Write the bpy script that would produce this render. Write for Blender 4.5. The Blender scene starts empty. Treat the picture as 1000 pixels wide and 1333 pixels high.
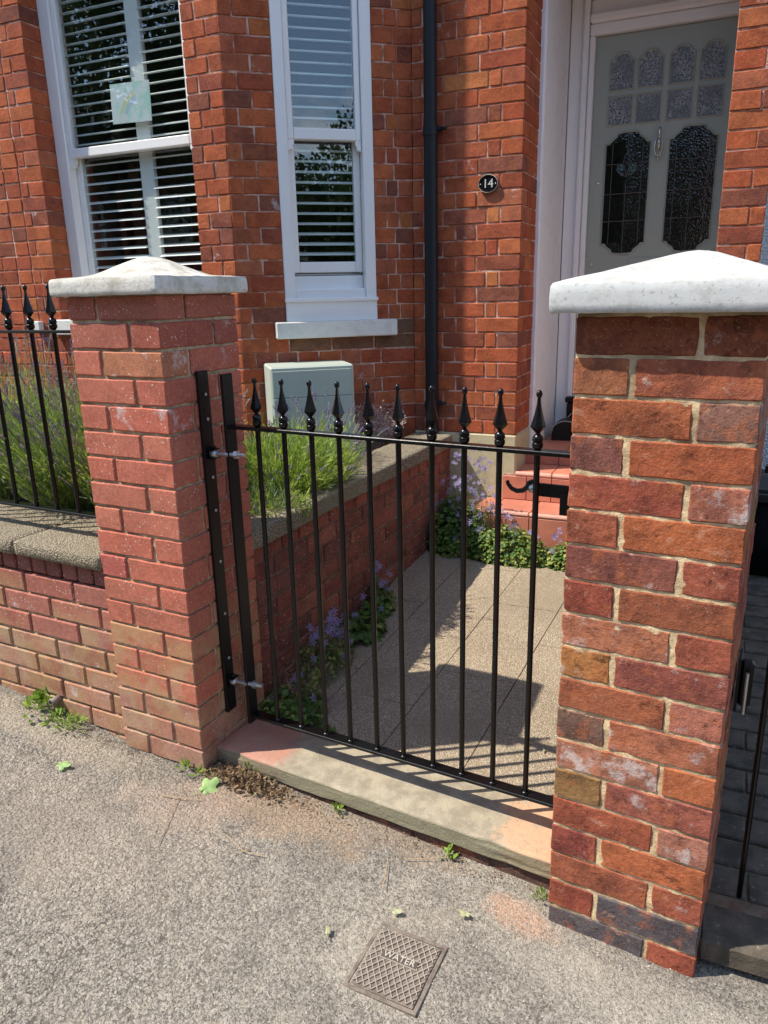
import bpy, bmesh, math, random
import numpy as np
from mathutils import Vector, Matrix, noise as mn
S = bpy.context.scene
C = S.collection
R = random.Random(11)
rad = math.radians

# ------------------------------------------------------------------ camera
CAM = np.array([1.340, -1.5872, 1.3301])
YAW, PIT, ROL = -0.4224, -0.2831, -0.0228
FPX = 974.9
_cy, _sy, _cp, _sp, _cr, _sr = math.cos(YAW), math.sin(YAW), math.cos(PIT), math.sin(PIT), math.cos(ROL), math.sin(ROL)
FWD = np.array([_sy*_cp, _cy*_cp, _sp]); _r = np.array([_cy, -_sy, 0.0]); _u = np.cross(_r, FWD)
RGT = _cr*_r + _sr*_u; UPV = -_sr*_r + _cr*_u
cd = bpy.data.cameras.new('camera'); cam = bpy.data.objects.new('camera', cd); C.objects.link(cam)
cam.matrix_world = Matrix(((RGT[0], UPV[0], -FWD[0], CAM[0]), (RGT[1], UPV[1], -FWD[1], CAM[1]), (RGT[2], UPV[2], -FWD[2], CAM[2]), (0, 0, 0, 1)))
cd.sensor_fit = 'HORIZONTAL'; cd.sensor_width = 36.0; cd.lens = 36.0*FPX/1000.0
cd.clip_start = 0.05; cd.clip_end = 500.0
S.camera = cam
S.render.resolution_x, S.render.resolution_y = 768, 1024

def proj(P):
    d = np.array(P, float) - CAM; w = d @ FWD
    return 500 + FPX*(d @ RGT)/w, 666.5 - FPX*(d @ UPV)/w, w

# ------------------------------------------------------------------ light
SUN_AZ, SUN_EL = rad(30), rad(56)
w = bpy.data.worlds.new('World'); S.world = w; w.use_nodes = True
nt = w.node_tree; nt.nodes.clear()
sky = nt.nodes.new('ShaderNodeTexSky'); sky.sky_type = 'NISHITA'; sky.sun_disc = False
sky.sun_elevation = SUN_EL; sky.sun_rotation = rad(240); sky.air_density = 1.0; sky.dust_density = 0.2; sky.ozone_density = 2.0
tcw = nt.nodes.new('ShaderNodeTexCoord'); mpw = nt.nodes.new('ShaderNodeMapping'); mpw.inputs['Scale'].default_value = (1, 1, 2.6); mpw.inputs['Location'].default_value = (3.7, 1.2, 5.1)
cn = nt.nodes.new('ShaderNodeTexNoise'); cn.inputs['Scale'].default_value = 2.3; cn.inputs['Detail'].default_value = 8; cn.inputs['Roughness'].default_value = 0.58
cr_ = nt.nodes.new('ShaderNodeValToRGB'); cr_.color_ramp.elements[0].position = 0.55; cr_.color_ramp.elements[1].position = 0.72
mx = nt.nodes.new('ShaderNodeMix'); mx.data_type = 'RGBA'; mx.inputs[7].default_value = (10.0, 9.8, 9.5, 1)
bg = nt.nodes.new('ShaderNodeBackground'); bg.inputs['Strength'].default_value = 0.15
ow = nt.nodes.new('ShaderNodeOutputWorld')
nt.links.new(tcw.outputs['Generated'], mpw.inputs[0]); nt.links.new(mpw.outputs[0], cn.inputs['Vector'])
nt.links.new(cn.outputs[0], cr_.inputs[0]); nt.links.new(cr_.outputs[0], mx.inputs[0])
nt.links.new(sky.outputs[0], mx.inputs[6]); nt.links.new(mx.outputs[2], bg.inputs[0]); nt.links.new(bg.outputs[0], ow.inputs[0])
sl = bpy.data.lights.new('sun', 'SUN'); sl.energy = 3.35; sl.angle = rad(0.55); sl.color = (1.0, 0.93, 0.81)
so = bpy.data.objects.new('sun', sl); C.objects.link(so)
tosun = Vector((-math.cos(SUN_AZ)*math.cos(SUN_EL), -math.sin(SUN_AZ)*math.cos(SUN_EL), math.sin(SUN_EL)))
so.rotation_euler = tosun.to_track_quat('Z', 'Y').to_euler(); so.location = (-3, -3, 6)
S.view_settings.view_transform = 'Standard'; S.view_settings.look = 'None'
S.view_settings.exposure = 0.98; S.view_settings.gamma = 1.0; S.view_settings.use_curve_mapping = False
try:
    S.cycles.max_bounces = 10; S.cycles.transparent_max_bounces = 16; S.cycles.use_denoising = True
except Exception: pass

# ------------------------------------------------------------------ materials
class NT:
    def __init__(s, name):
        s.m = bpy.data.materials.new(name); s.m.use_nodes = True
        s.t = s.m.node_tree; s.t.nodes.clear()
        s.out = s.t.nodes.new('ShaderNodeOutputMaterial')
    def set(s, sock, v):
        if isinstance(v, bpy.types.NodeSocket): s.t.links.new(v, sock)
        elif v is not None:
            if isinstance(v, tuple) and len(v) == 3 and sock.type == 'RGBA': v = v + (1,)
            sock.default_value = v
    def n(s, typ, out=0, **k):
        nd = s.t.nodes.new(typ)
        for a, v in k.items():
            if a.startswith('i_'):
                key = a[2:]; key = int(key) if key.isdigit() else key.replace('_', ' ')
                s.set(nd.inputs[key], v)
            else: setattr(nd, a, v)
        return nd.outputs[out]
    def noise(s, vec, scale, detail=3, rough=.55, out=0): return s.n('ShaderNodeTexNoise', out, i_Vector=vec, i_Scale=scale, i_Detail=detail, i_Roughness=rough)
    def voro(s, vec, scale, feature='F1', out=0, rnd=1.0): return s.n('ShaderNodeTexVoronoi', out, feature=feature, i_Vector=vec, i_Scale=scale, i_Randomness=rnd)
    def mix(s, f, a, b, mode='MIX'):
        nd = s.t.nodes.new('ShaderNodeMix'); nd.data_type = 'RGBA'; nd.blend_type = mode; nd.clamp_factor = True
        s.set(nd.inputs[0], f); s.set(nd.inputs[6], a); s.set(nd.inputs[7], b); return nd.outputs[2]
    def math(s, op, a, b=0.0, clamp=False):
        nd = s.t.nodes.new('ShaderNodeMath'); nd.operation = op; nd.use_clamp = clamp
        s.set(nd.inputs[0], a); s.set(nd.inputs[1], b); return nd.outputs[0]
    def vm(s, op, a, b): 
        nd = s.t.nodes.new('ShaderNodeVectorMath'); nd.operation = op; s.set(nd.inputs[0], a); s.set(nd.inputs[1], b); return nd.outputs[0]
    def ramp(s, f, lo, hi, a=0.0, b=1.0):
        nd = s.t.nodes.new('ShaderNodeMapRange'); nd.interpolation_type = 'SMOOTHSTEP'
        s.set(nd.inputs[0], f); s.set(nd.inputs[1], lo); s.set(nd.inputs[2], hi); s.set(nd.inputs[3], a); s.set(nd.inputs[4], b); return nd.outputs[0]
    def bump(s, h, dist, strength=1.0, normal=None): return s.n('ShaderNodeBump', i_Height=h, i_Distance=dist, i_Strength=strength, i_Normal=normal)
    def obj(s): return s.n('ShaderNodeTexCoord', 3)
    def pos(s): return s.n('ShaderNodeNewGeometry', 0)
    def rndvec(s):
        r = s.n('ShaderNodeObjectInfo', 5)
        return s.vm('ADD', s.obj(), s.n('ShaderNodeCombineXYZ', i_0=s.math('MULTIPLY', r, 31.0), i_1=s.math('MULTIPLY', r, 17.0), i_2=s.math('MULTIPLY', r, 53.0)))
    def done(s, col, rough=.8, normal=None, metal=0.0, spec=.4, coat=0.0):
        p = s.t.nodes.new('ShaderNodeBsdfPrincipled')
        s.set(p.inputs['Base Color'], col); s.set(p.inputs['Roughness'], rough); s.set(p.inputs['Metallic'], metal)
        s.set(p.inputs['Specular IOR Level'], spec)
        if normal is not None: s.set(p.inputs['Normal'], normal)
        if coat: s.set(p.inputs['Coat Weight'], coat); s.set(p.inputs['Coat Roughness'], .08)
        s.t.links.new(p.outputs[0], s.out.inputs[0]); return s.m

def brick_mat(name, tint='object', orange=(.46, .14, .055), oamt=.5, dark=.55, bumpy=1.0, algae=False, specks=0.0, patch=(.62, .57, .55), attr=False, zdirt=None, pits=0.0):
    g = NT(name)
    if attr:
        a = g.t.nodes.new('ShaderNodeAttribute'); a.attribute_name = 'tint'; base = a.outputs[0]; al = a.outputs[3]; v = g.pos()
    else:
        oi = g.t.nodes.new('ShaderNodeObjectInfo'); base = oi.outputs['Color']; al = oi.outputs['Alpha']; v = g.rndvec()
    stain = g.math('SUBTRACT', 1.0, al)
    n1 = g.noise(v, 13, 4, .6); n2 = g.noise(v, 90, 4, .7); n3 = g.noise(v, 22, 5, .65); n4 = g.noise(v, 300, 2, .6)
    c = g.mix(g.ramp(n1, .38, .68, 0, dark), base, g.mix(1.0, base, (.42, .40, .46), 'MULTIPLY'))
    c = g.mix(g.ramp(n3, .52, .64, 0, oamt), c, orange)
    c = g.mix(g.ramp(n2, .35, .7, 0, .55), c, g.mix(1.0, c, (.55, .5, .5), 'MULTIPLY'))
    c = g.mix(g.ramp(n4, .58, .75, 0, .35), c, (.55, .42, .34))
    c = g.mix(g.ramp(g.noise(g.pos(), 3.1, 6, .68), .50, .70, 0, .4), c, g.mix(1.0, c, (.60, .55, .52), 'MULTIPLY'))
    if pits:   # blown faces, drag marks and soot pits of old bricks
        ps = g.vm('MULTIPLY', v, (.45, 1, 1)); pn = g.noise(ps, 48, 6, .75); pm = g.math('MULTIPLY', g.ramp(pn, .56, .63), g.ramp(g.noise(v, 9, 3), .38, .6))
        c = g.mix(g.math('MULTIPLY', pm, pits), c, g.mix(1.0, c, (.30, .27, .27), 'MULTIPLY'))
        c = g.mix(g.math('MULTIPLY', g.ramp(g.noise(ps, 34, 6, .7), .60, .66), pits*.45), c, (.60, .36, .24))
    if specks:
        vo = g.voro(v, 70); sp = g.math('MULTIPLY', g.math('LESS_THAN', vo, .16), g.ramp(g.noise(g.pos(), 7, 3), .42, .6))
        vo2 = g.voro(v, 160); sp2 = g.math('MULTIPLY', g.math('LESS_THAN', vo2, .14), g.ramp(g.noise(g.pos(), 5, 3), .4, .55))
        c = g.mix(g.math('MULTIPLY', g.math('MAXIMUM', sp, sp2), specks), c, (.72, .64, .55))
    if algae:
        z = g.n('ShaderNodeSeparateXYZ', 2, i_0=g.pos()); nz = g.math('MULTIPLY', g.math('SUBTRACT', g.noise(g.pos(), 5, 4), .5), .28)
        zz = g.math('ADD', g.math('ADD', z, nz), g.math('MULTIPLY', g.math('SUBTRACT', g.n('ShaderNodeObjectInfo', 5), .5), .26))
        f = g.math('MULTIPLY', g.ramp(zz, .42, .27), g.ramp(zz, -.05, .12, .35, 1.0))
        c = g.mix(g.math('MULTIPLY', f, g.ramp(g.noise(v, 11, 4, .65), .36, .62, .05, .62)), c, (.42, .29, .14))
        wl = g.math('MULTIPLY', g.ramp(zz, .34, .2), g.ramp(g.voro(g.vm('ADD', g.pos(), g.n('ShaderNodeTexNoise', 1, i_Vector=g.pos(), i_Scale=40.0)), 75), .36, .22))
        wl = g.math('MULTIPLY', wl, g.ramp(g.noise(g.pos(), 9, 2), .46, .58))
        c = g.mix(g.math('MULTIPLY', wl, .8), c, (.70, .66, .58))
    st = g.ramp(g.math('ADD', g.noise(v, 16, 6, .7), g.math('MULTIPLY', stain, .13)), .60, .74, 0, .6)
    c = g.mix(g.math('MULTIPLY', st, g.math('GREATER_THAN', stain, .02)), c, patch)
    b = g.bump(g.noise(v, 260, 4, .7), .0011*bumpy, .8)
    b = g.bump(g.noise(v, 55, 5, .65), .0026*bumpy, .8, b)
    return g.done(c, .88, b, spec=.25)

def mortar_mat(name, a, b_, c_, scale=30):
    g = NT(name); v = g.pos()
    c = g.mix(g.ramp(g.noise(v, scale, 4, .6), .38, .62), a, b_)
    c = g.mix(g.ramp(g.noise(v, 6, 4), .5, .66), c, c_)
    b = g.bump(g.noise(v, 260, 5, .75), .003, .9); b = g.bump(g.noise(v, 60, 3), .006, .7, b)
    return g.done(c, .95, b, spec=.15)

def plain(name, col, rough=.5, metal=0.0, spec=.5, coat=0.0, bs=0, bd=0.0005, var=.0):
    g = NT(name); v = g.obj(); c = col
    if var: c = g.mix(g.ramp(g.noise(v, 6, 5, .6), .35, .7, 0, var), col, tuple(x*.5 for x in col))
    return g.done(c, rough, g.bump(g.noise(v, bs, 3), bd) if bs else None, metal, spec, coat)

M = {}
M['brick_left'] = brick_mat('pinkish_red_brick', oamt=.12, dark=.25, orange=(.45, .17, .10), bumpy=.7, algae=True, specks=.75)
M['brick_right'] = brick_mat('old_stock_brick', oamt=.5, dark=.75, bumpy=1.7, pits=.8, specks=.0)
M['brick_house'] = brick_mat('orange_red_brick', oamt=.28, dark=.5, bumpy=1.3, orange=(.45, .15, .045))
M['brick_house_far'] = brick_mat('orange_red_brick_rest', oamt=.28, dark=.5, bumpy=1.3, orange=(.45, .15, .045), attr=True)
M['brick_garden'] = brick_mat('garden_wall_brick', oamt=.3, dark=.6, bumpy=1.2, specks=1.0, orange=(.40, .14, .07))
M['mortar_sand'] = mortar_mat('sandy_mortar', (.82, .62, .37), (.56, .41, .24), (.34, .25, .15))
M['mortar_pillar'] = mortar_mat('pale_brown_mortar', (.62, .49, .32), (.42, .32, .20), (.32, .21, .14))
M['mortar_house'] = mortar_mat('red_stained_mortar', (.66, .44, .35), (.36, .14, .08), (.42, .16, .09), 14)
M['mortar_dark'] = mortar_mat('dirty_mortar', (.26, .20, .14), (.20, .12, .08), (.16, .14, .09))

def cap_mat(name, base, grime, amt, bumpd=.004):
    g = NT(name); v = g.pos()
    c = g.mix(g.ramp(g.noise(v, 14, 6, .7), .45, .7, 0, amt), base, grime)
    c = g.mix(g.ramp(g.noise(v, 110, 4, .7), .55, .7, 0, amt*.8), c, tuple(x*.6 for x in grime))
    z = g.n('ShaderNodeSeparateXYZ', 2, i_0=g.n('ShaderNodeNewGeometry', 1))
    c = g.mix(g.math('MULTIPLY', g.ramp(z, .2, .6), g.ramp(g.noise(v, 30, 6, .75), .40, .62, 0, amt)), c, grime)
    b = g.bump(g.noise(v, 180, 5, .75), bumpd*.4); b = g.bump(g.noise(v, 35, 4), bumpd*.6, .7, b)
    return g.done(c, .85, b, spec=.2)
M['cap_concrete'] = cap_mat('weathered_cream_concrete', (.66, .64, .585), (.38, .35, .28), .75)
M['cap_white'] = cap_mat('white_painted_stone', (.58, .59, .58), (.38, .37, .33), .8, .0012)

def gravelly(name, base, chips, dark, vscale=130, bd=.006, tint=None, tamt=.5, dirt=None, cfac=.6):
    g = NT(name); v = g.pos()
    vo = g.voro(v, vscale, 'F1'); vc = g.voro(v, vscale, 'F1', 1); vo2 = g.voro(v, vscale*2.3, 'F1'); vc2 = g.voro(v, vscale*2.3, 'F1', 1)
    rv = g.n('ShaderNodeSeparateColor', 0, i_0=vc); rv2 = g.n('ShaderNodeSeparateColor', 1, i_0=vc2)
    c = g.mix(g.ramp(rv, .25, .95, 0, cfac), base, chips)
    c = g.mix(g.ramp(rv2, .75, .95, 0, cfac*.7), c, tuple(min(1, x*1.35) for x in chips))
    c = g.mix(g.ramp(vo, .35, .62, 0, .85), c, dark)
    c = g.mix(g.ramp(g.noise(v, 2.2, 5, .6), .42, .62, 0, .45), c, g.mix(1.0, c, (.72, .70, .69), 'MULTIPLY'))
    if tint: c = g.mix(g.ramp(g.noise(v, 1.6, 5, .6), .45, .65, 0, tamt), c, tint)
    if dirt:
        for (cx, cy, rx, ry, ang, col, amt) in dirt:
            p = g.vm('SUBTRACT', v, (cx, cy, 0)); p = g.n('ShaderNodeVectorRotate', rotation_type='Z_AXIS', i_Vector=p, i_Angle=-ang)
            p = g.vm('MULTIPLY', p, (1/rx, 1/ry, 0)); d = g.n('ShaderNodeVectorMath', 1, operation='LENGTH', i_0=p)
            d = g.math('ADD', d, g.math('MULTIPLY', g.math('SUBTRACT', g.noise(v, 9, 6, .7), .5), 1.5))
            c = g.mix(g.math('MULTIPLY', g.ramp(d, 1.05, .35, 0, amt), g.ramp(g.noise(v, 150, 3, .7), .3, .55, .45, 1.0)), c, col)
    h = g.math('ADD', g.math('MULTIPLY', g.ramp(vo, .65, .1), 1.0), g.math('MULTIPLY', g.ramp(vo2, .6, .1), .35))
    b = g.bump(h, bd, 1.0); b = g.bump(g.noise(v, 12, 5, .6), .012, .5, b)
    return g.done(c, .93, b, spec=.2)
def tarmac():
    g = NT('worn_tarmac'); v = g.pos()
    wv = g.vm('ADD', v, g.vm('MULTIPLY', g.n('ShaderNodeTexNoise', 1, i_Vector=v, i_Scale=90.0, i_Detail=2.0), (.012, .012, .012)))
    vo = g.voro(wv, 105); vc = g.voro(wv, 105, 'F1', 1); vo2 = g.voro(wv, 260); vc2 = g.voro(wv, 260, 'F1', 1)
    a = g.n('ShaderNodeSeparateColor', 0, i_0=vc); b_ = g.n('ShaderNodeSeparateColor', 1, i_0=vc2)
    zone = g.ramp(g.math('ADD', g.n('ShaderNodeSeparateXYZ', 0, i_0=v), g.math('MULTIPLY', g.noise(v, 2.5, 4), .9)), .35, 1.15)   # coarse surface dressing wears to fine tarmac
    c = g.mix(g.ramp(a, .2, .9), (.26, .230, .185), (.37, .325, .26))
    c = g.mix(g.ramp(b_, .5, .95, 0, .8), c, (.45, .41, .35))
    c = g.mix(g.ramp(b_, .28, .12, 0, .75), c, (.13, .115, .10))
    gap = g.math('MULTIPLY', g.ramp(vo, .42, .75), g.ramp(g.noise(v, 60, 4, .7), .42, .58))
    c = g.mix(g.math('MULTIPLY', gap, g.ramp(zone, 0, 1, .9, .35)), c, (.085, .072, .06))
    c = g.mix(g.ramp(g.noise(v, 320, 3, .7), .5, .72, 0, .5), c, g.mix(1.0, c, (.5, .48, .46), 'MULTIPLY'))
    c = g.mix(g.ramp(g.noise(v, 2.4, 7, .66), .42, .60, 0, .6), c, g.mix(1.0, c, (.60, .60, .62), 'MULTIPLY'))
    c = g.mix(g.ramp(g.noise(v, 5.5, 6, .7), .55, .68, 0, .35), c, (.38, .32, .25))
    for (cx, cy, rx, ry, ang, col, amt) in [(.30, -.06, .34, .13, -.09, (.40, .26, .15), .6), (.62, -.02, .30, .07, -.09, (.36, .25, .17), .45), (1.02, -.14, .12, .06, -.4, (.56, .32, .20), .65), (.05, -.14, .25, .14, .1, (.50, .35, .26), .45), (-.75, -.03, .8, .1, -.06, (.46, .38, .28), .6),
          (1.3, -.25, .5, .10, -.05, (.47, .42, .34), .5), (-.2, -.35, .6, .3, 0, (.46, .38, .30), .4), (.78, -.38, .15, .14, 0, (.50, .44, .35), .5)]:
        p = g.vm('SUBTRACT', v, (cx, cy, 0)); p = g.n('ShaderNodeVectorRotate', rotation_type='Z_AXIS', i_Vector=p, i_Angle=-ang)
        p = g.vm('MULTIPLY', p, (1/rx, 1/ry, 0)); d = g.n('ShaderNodeVectorMath', 1, operation='LENGTH', i_0=p)
        d = g.math('ADD', d, g.math('MULTIPLY', g.math('SUBTRACT', g.noise(v, 10, 7, .75), .5), 2.0))
        c = g.mix(g.math('MULTIPLY', g.ramp(d, 1.05, .35, 0, amt), g.ramp(g.noise(v, 170, 3, .7), .36, .56, .15, 1.0)), c, col)
    h1 = g.math('MULTIPLY', g.ramp(vo, .7, .15), g.ramp(zone, 0, 1, 1.0, .35)); h2 = g.math('MULTIPLY', g.ramp(vo2, .6, .1), .35)
    b = g.bump(g.math('ADD', h1, h2), .0034, 1.0); b = g.bump(g.noise(v, 75, 5, .75), .007, .8, b); b = g.bump(g.noise(v, 12, 5, .6), .012, .5, b)
    return g.done(c, .93, b, spec=.2)
M['tarmac'] = tarmac()
M['aggregate_path'] = gravelly('exposed_aggregate_paving', (.42, .335, .235), (.74, .62, .46), (.25, .195, .135), 200, .0026, tint=(.30, .24, .165), tamt=.55, cfac=.85)
M['coping'] = gravelly('rough_aggregate_coping', (.44, .37, .26), (.68, .59, .44), (.16, .13, .09), 170, .005, tint=(.30, .27, .16), tamt=.5, cfac=.75)
M['soil'] = gravelly('dry_soil', (.10, .075, .05), (.22, .17, .12), (.03, .022, .015), 60, .012)
def slab_mat():
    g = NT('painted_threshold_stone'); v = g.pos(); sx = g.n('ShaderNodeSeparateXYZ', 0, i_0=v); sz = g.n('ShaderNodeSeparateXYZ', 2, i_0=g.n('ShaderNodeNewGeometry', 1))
    n = g.math('MULTIPLY', g.math('SUBTRACT', g.noise(v, 13, 8, .72), .5), .40)
    x = g.math('ADD', sx, n)
    c = g.mix(g.ramp(g.noise(v, 20, 5, .6), .35, .65), (.40, .345, .25), (.28, .24, .175))
    c = g.mix(g.math('MULTIPLY', g.ramp(x, .30, .20, 0, .9), g.ramp(g.noise(v, 45, 6, .75), .36, .5, .35, 1)), c, (.46, .215, .155))
    c = g.mix(g.math('MULTIPLY', g.ramp(x, .90, .97), g.ramp(g.noise(v, 45, 6, .75), .36, .5, .3, .9)), c, (.60, .36, .22))
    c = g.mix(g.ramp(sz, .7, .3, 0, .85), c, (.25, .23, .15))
    c = g.mix(g.ramp(g.noise(v, 130, 3, .7), .6, .72, 0, .5), c, (.56, .50, .42))
    b = g.bump(g.noise(v, 200, 5, .7), .002); b = g.bump(g.noise(v, 25, 4), .006, .6, b)
    return g.done(c, .85, b, spec=.25)
M['slab'] = slab_mat()
M['black_metal'] = plain('gloss_black_paint', (.004, .004, .0045), .24, 0, .40, 0, 60, .0003)
M['satin_black'] = plain('satin_black_paint', (.006, .006, .0065), .42, 0, .35, 0, 60, .0003)
M['zinc'] = plain('galvanised_steel', (.55, .57, .58), .35, .85, .5, 0, 80, .0004, .4)
M['pvc'] = plain('white_window_plastic', (.84, .83, .81), .3, 0, .5, 0, 0, 0, .05)
M['shutter'] = plain('white_shutter_paint', (.86, .88, .86), .45, 0, .4)
M['white_paint'] = cap_mat('white_wall_paint', (.86, .86, .86), (.62, .61, .60), .25, .003)
M['frame_paint'] = plain('white_gloss_joinery', (.88, .87, .85), .35, 0, .5, 0, 12, .0008, .05)
M['door_paint'] = plain('sage_grey_door_paint', (.36, .40, .345), .35, 0, .5, 0, 0, 0, .05)
M['pipe'] = plain('anthracite_plastic_pipe', (.016, .018, .021), .45, 0, .25, 0, 30, .0004)
M['meter'] = plain('grey_green_plastic', (.43, .475, .405), .45, 0, .4, 0, 90, .0002, .08)
M['dark_room'] = plain('unlit_room_black', (.025, .022, .02), .9)  # near-black colour stands in for the darkness of an unlit room
M['chrome'] = plain('brushed_chrome', (.62, .60, .56), .25, .9, .5)
M['lead'] = plain('dull_lead', (.10, .10, .10), .5, .4, .5)
M['plinth'] = cap_mat('beige_painted_plinth', (.52, .45, .28), (.36, .31, .20), .6)
M['plaque'] = plain('black_enamel', (.008, .008, .009), .2, 0, .5, .3)
M['silver'] = plain('silver_digit_paint', (.75, .74, .70), .35, .3, .5)
M['sill'] = cap_mat('cream_stone_sill', (.72, .71, .66), (.50, .47, .40), .45)
M['rubber'] = plain('black_rubber', (.008, .008, .008), .45, 0, .4)
M['rim'] = plain('pale_rim', (.35, .34, .31), .5)
M['bin_plastic'] = plain('dark_grey_bin_plastic', (.012, .013, .016), .4, 0, .5, 0, 120, .0004)
M['wood_twig'] = plain('dry_twig', (.42, .30, .18), .8)
def tile_mat():
    g = NT('terracotta_tile'); v = g.rndvec()
    c = g.mix(g.ramp(g.noise(v, 7, 4), .35, .65), (.56, .20, .125), (.44, .155, .10))
    c = g.mix(g.ramp(g.noise(v, 60, 4, .7), .55, .75, 0, .4), c, (.62, .36, .26))
    return g.done(c, .5, g.bump(g.noise(v, 50, 3), .0008), spec=.4)
M['tile'] = tile_mat(); M['tile_edge'] = plain('worn_tile_edge', (.66, .33, .24), .5, 0, .4, 0, 40, .001, .3)
M['grout'] = mortar_mat('tile_grout', (.56, .36, .27), (.46, .28, .20), (.36, .13, .09))
def roughcast():
    g = NT('white_roughcast'); v = g.pos(); h = g.voro(v, 95)
    return g.done(g.mix(g.ramp(h, .3, .6, 0, .4), (.72, .73, .74), (.45, .46, .48)), .9, g.bump(h, .012, 1.0), spec=.2)
M['roughcast'] = roughcast()
def paver_mat():
    g = NT('dark_block_paver'); v = g.rndvec()  # dark mottled block with paler flecks
    c = g.mix(g.ramp(g.noise(v, 14, 5, .65), .35, .65), (.15, .12, .09), (.075, .065, .05))
    c = g.mix(g.ramp(g.noise(v, 60, 4, .7), .6, .72, 0, .6), c, (.42, .38, .32))
    return g.done(c, .85, g.bump(g.noise(v, 120, 4, .7), .003), spec=.3)
M['paver'] = paver_mat()
def cast_iron():
    g = NT('worn_cast_iron'); v = g.obj()
    c = g.mix(g.ramp(g.noise(v, 30, 5, .7), .4, .6), (.16, .125, .10), (.25, .205, .165))
    return g.done(c, .7, g.bump(g.noise(v, 300, 3), .001), .25, .4)
M['iron'] = cast_iron()
M['iron_rib'] = plain('rubbed_iron_rib', (.42, .36, .295), .6, .3, .5, 0, 200, .0005, .3)
def glass(name, tint=(1, 1, 1), refl=1.0, base=.06, bump=None):
    g = NT(name)
    tr = g.n('ShaderNodeBsdfTransparent', i_Color=tint + (1,)); nrm = g.bump(g.noise(g.obj(), *bump[:2], 2), bump[2], 1.0) if bump else None
    gl = g.t.nodes.new('ShaderNodeBsdfGlossy'); gl.inputs['Roughness'].default_value = .01 if not bump else .06
    if nrm is not None: g.set(gl.inputs['Normal'], nrm)
    ge = g.t.nodes.new('ShaderNodeNewGeometry'); dt = g.n('ShaderNodeVectorMath', 1, operation='DOT_PRODUCT', i_0=ge.outputs['Incoming'], i_1=ge.outputs['Normal'])
    f = g.math('POWER', g.math('SUBTRACT', 1.0, g.math('ABSOLUTE', dt)), 5.0); f = g.math('ADD', g.math('MULTIPLY', f, .9*refl), base, True)
    ms = g.t.nodes.new('ShaderNodeMixShader'); g.set(ms.inputs[0], f); g.set(ms.inputs[1], tr); g.set(ms.inputs[2], gl.outputs[0])
    g.t.links.new(ms.outputs[0], g.out.inputs[0]); return g.m
M['glass'] = glass('coated_window_glass', (.96, .98, .97), 1.0, .09)
def hammered(name, col, scale, strength, rough):
    g = NT(name); v = g.obj(); h = g.n('ShaderNodeTexVoronoi', 0, feature='SMOOTH_F1', i_Vector=v, i_Scale=scale)
    c = g.mix(g.ramp(g.noise(v, 8, 3), .4, .6), col, tuple(x*.5 for x in col))
    return g.done(c, rough, g.bump(h, strength, 1.0), spec=.9)
def frosted():
    g = NT('hammered_glass'); v = g.obj(); n = g.noise(v, 130, 3, .65)
    c = g.mix(g.ramp(n, .40, .60), (.04, .045, .045), (.40, .41, .40)); c = g.mix(g.ramp(g.noise(v, 9, 3), .4, .6, 0, .6), c, (.10, .11, .11))
    return g.done(c, .25, g.bump(n, .002), spec=.6)
M['frosted'] = frosted()
M['dark_glass'] = hammered('dark_leaded_glass', (.014, .018, .012), 110, .0016, .10)
M['dark_glass_smooth'] = hammered('dark_smooth_glass', (.012, .013, .012), 9, .003, .10)
M['green_glass'] = hammered('green_stained_glass', (.008, .05, .025), 90, .006, .12)
def leaf_mat(name, a, b_, trans=.35, rough=.55, sc=25):
    g = NT(name); v = g.pos()
    c = g.mix(g.ramp(g.noise(v, sc, 3), .35, .65), a, b_)
    p = g.t.nodes.new('ShaderNodeBsdfPrincipled'); g.set(p.inputs['Base Color'], c); p.inputs['Roughness'].default_value = rough; p.inputs['Specular IOR Level'].default_value = .3
    t = g.t.nodes.new('ShaderNodeBsdfTranslucent'); g.set(t.inputs[0], c)
    ms = g.t.nodes.new('ShaderNodeMixShader'); ms.inputs[0].default_value = trans
    g.t.links.new(p.outputs[0], ms.inputs[1]); g.t.links.new(t.outputs[0], ms.inputs[2]); g.t.links.new(ms.outputs[0], g.out.inputs[0]); return g.m
M['lav_leaf'] = leaf_mat('lavender_green', (.44, .54, .10), (.19, .30, .05), .4, .55, 18)
M['lav_grey'] = leaf_mat('lavender_grey_green', (.30, .37, .19), (.16, .22, .11), .3)
M['lav_flower'] = leaf_mat('lavender_bud', (.20, .13, .34), (.28, .24, .27), .2, .7, 60)
M['lav_dry'] = leaf_mat('lavender_dry_bud', (.46, .38, .32), (.34, .27, .26), .25, .8, 60)
M['camp_leaf'] = leaf_mat('bellflower_leaf', (.15, .25, .05), (.07, .14, .03), .35, .45, 14)
M['camp_leaf_yellow'] = leaf_mat('bellflower_yellow_leaf', (.42, .44, .12), (.22, .28, .06), .35, .5, 14)
M['camp_flower'] = leaf_mat('violet_petal', (.32, .26, .48), (.44, .39, .58), .4, .6, 40)
M['dry_plant'] = leaf_mat('dried_flower_head', (.62, .50, .44), (.46, .34, .30), .3, .8, 60)
M['debris'] = leaf_mat('dry_moss_debris', (.34, .22, .13), (.16, .11, .06), .1, .9, 50)
M['leaf_green'] = leaf_mat('fallen_green_leaf', (.40, .56, .22), (.30, .48, .16), .3, .5, 30)
M['leaf_pale'] = leaf_mat('fallen_pale_leaf', (.55, .55, .34), (.44, .46, .24), .3, .5, 30)
M['weed'] = leaf_mat('weed_leaf', (.30, .42, .06), (.18, .30, .05), .35, .5, 30)
M['tree_leaf'] = leaf_mat('street_tree_leaf', (.08, .13, .03), (.04, .08, .02), .3, .5, 3)
M['bark'] = plain('bark', (.10, .07, .05), .9, 0, .2, 0, 20, .02, .5)
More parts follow.
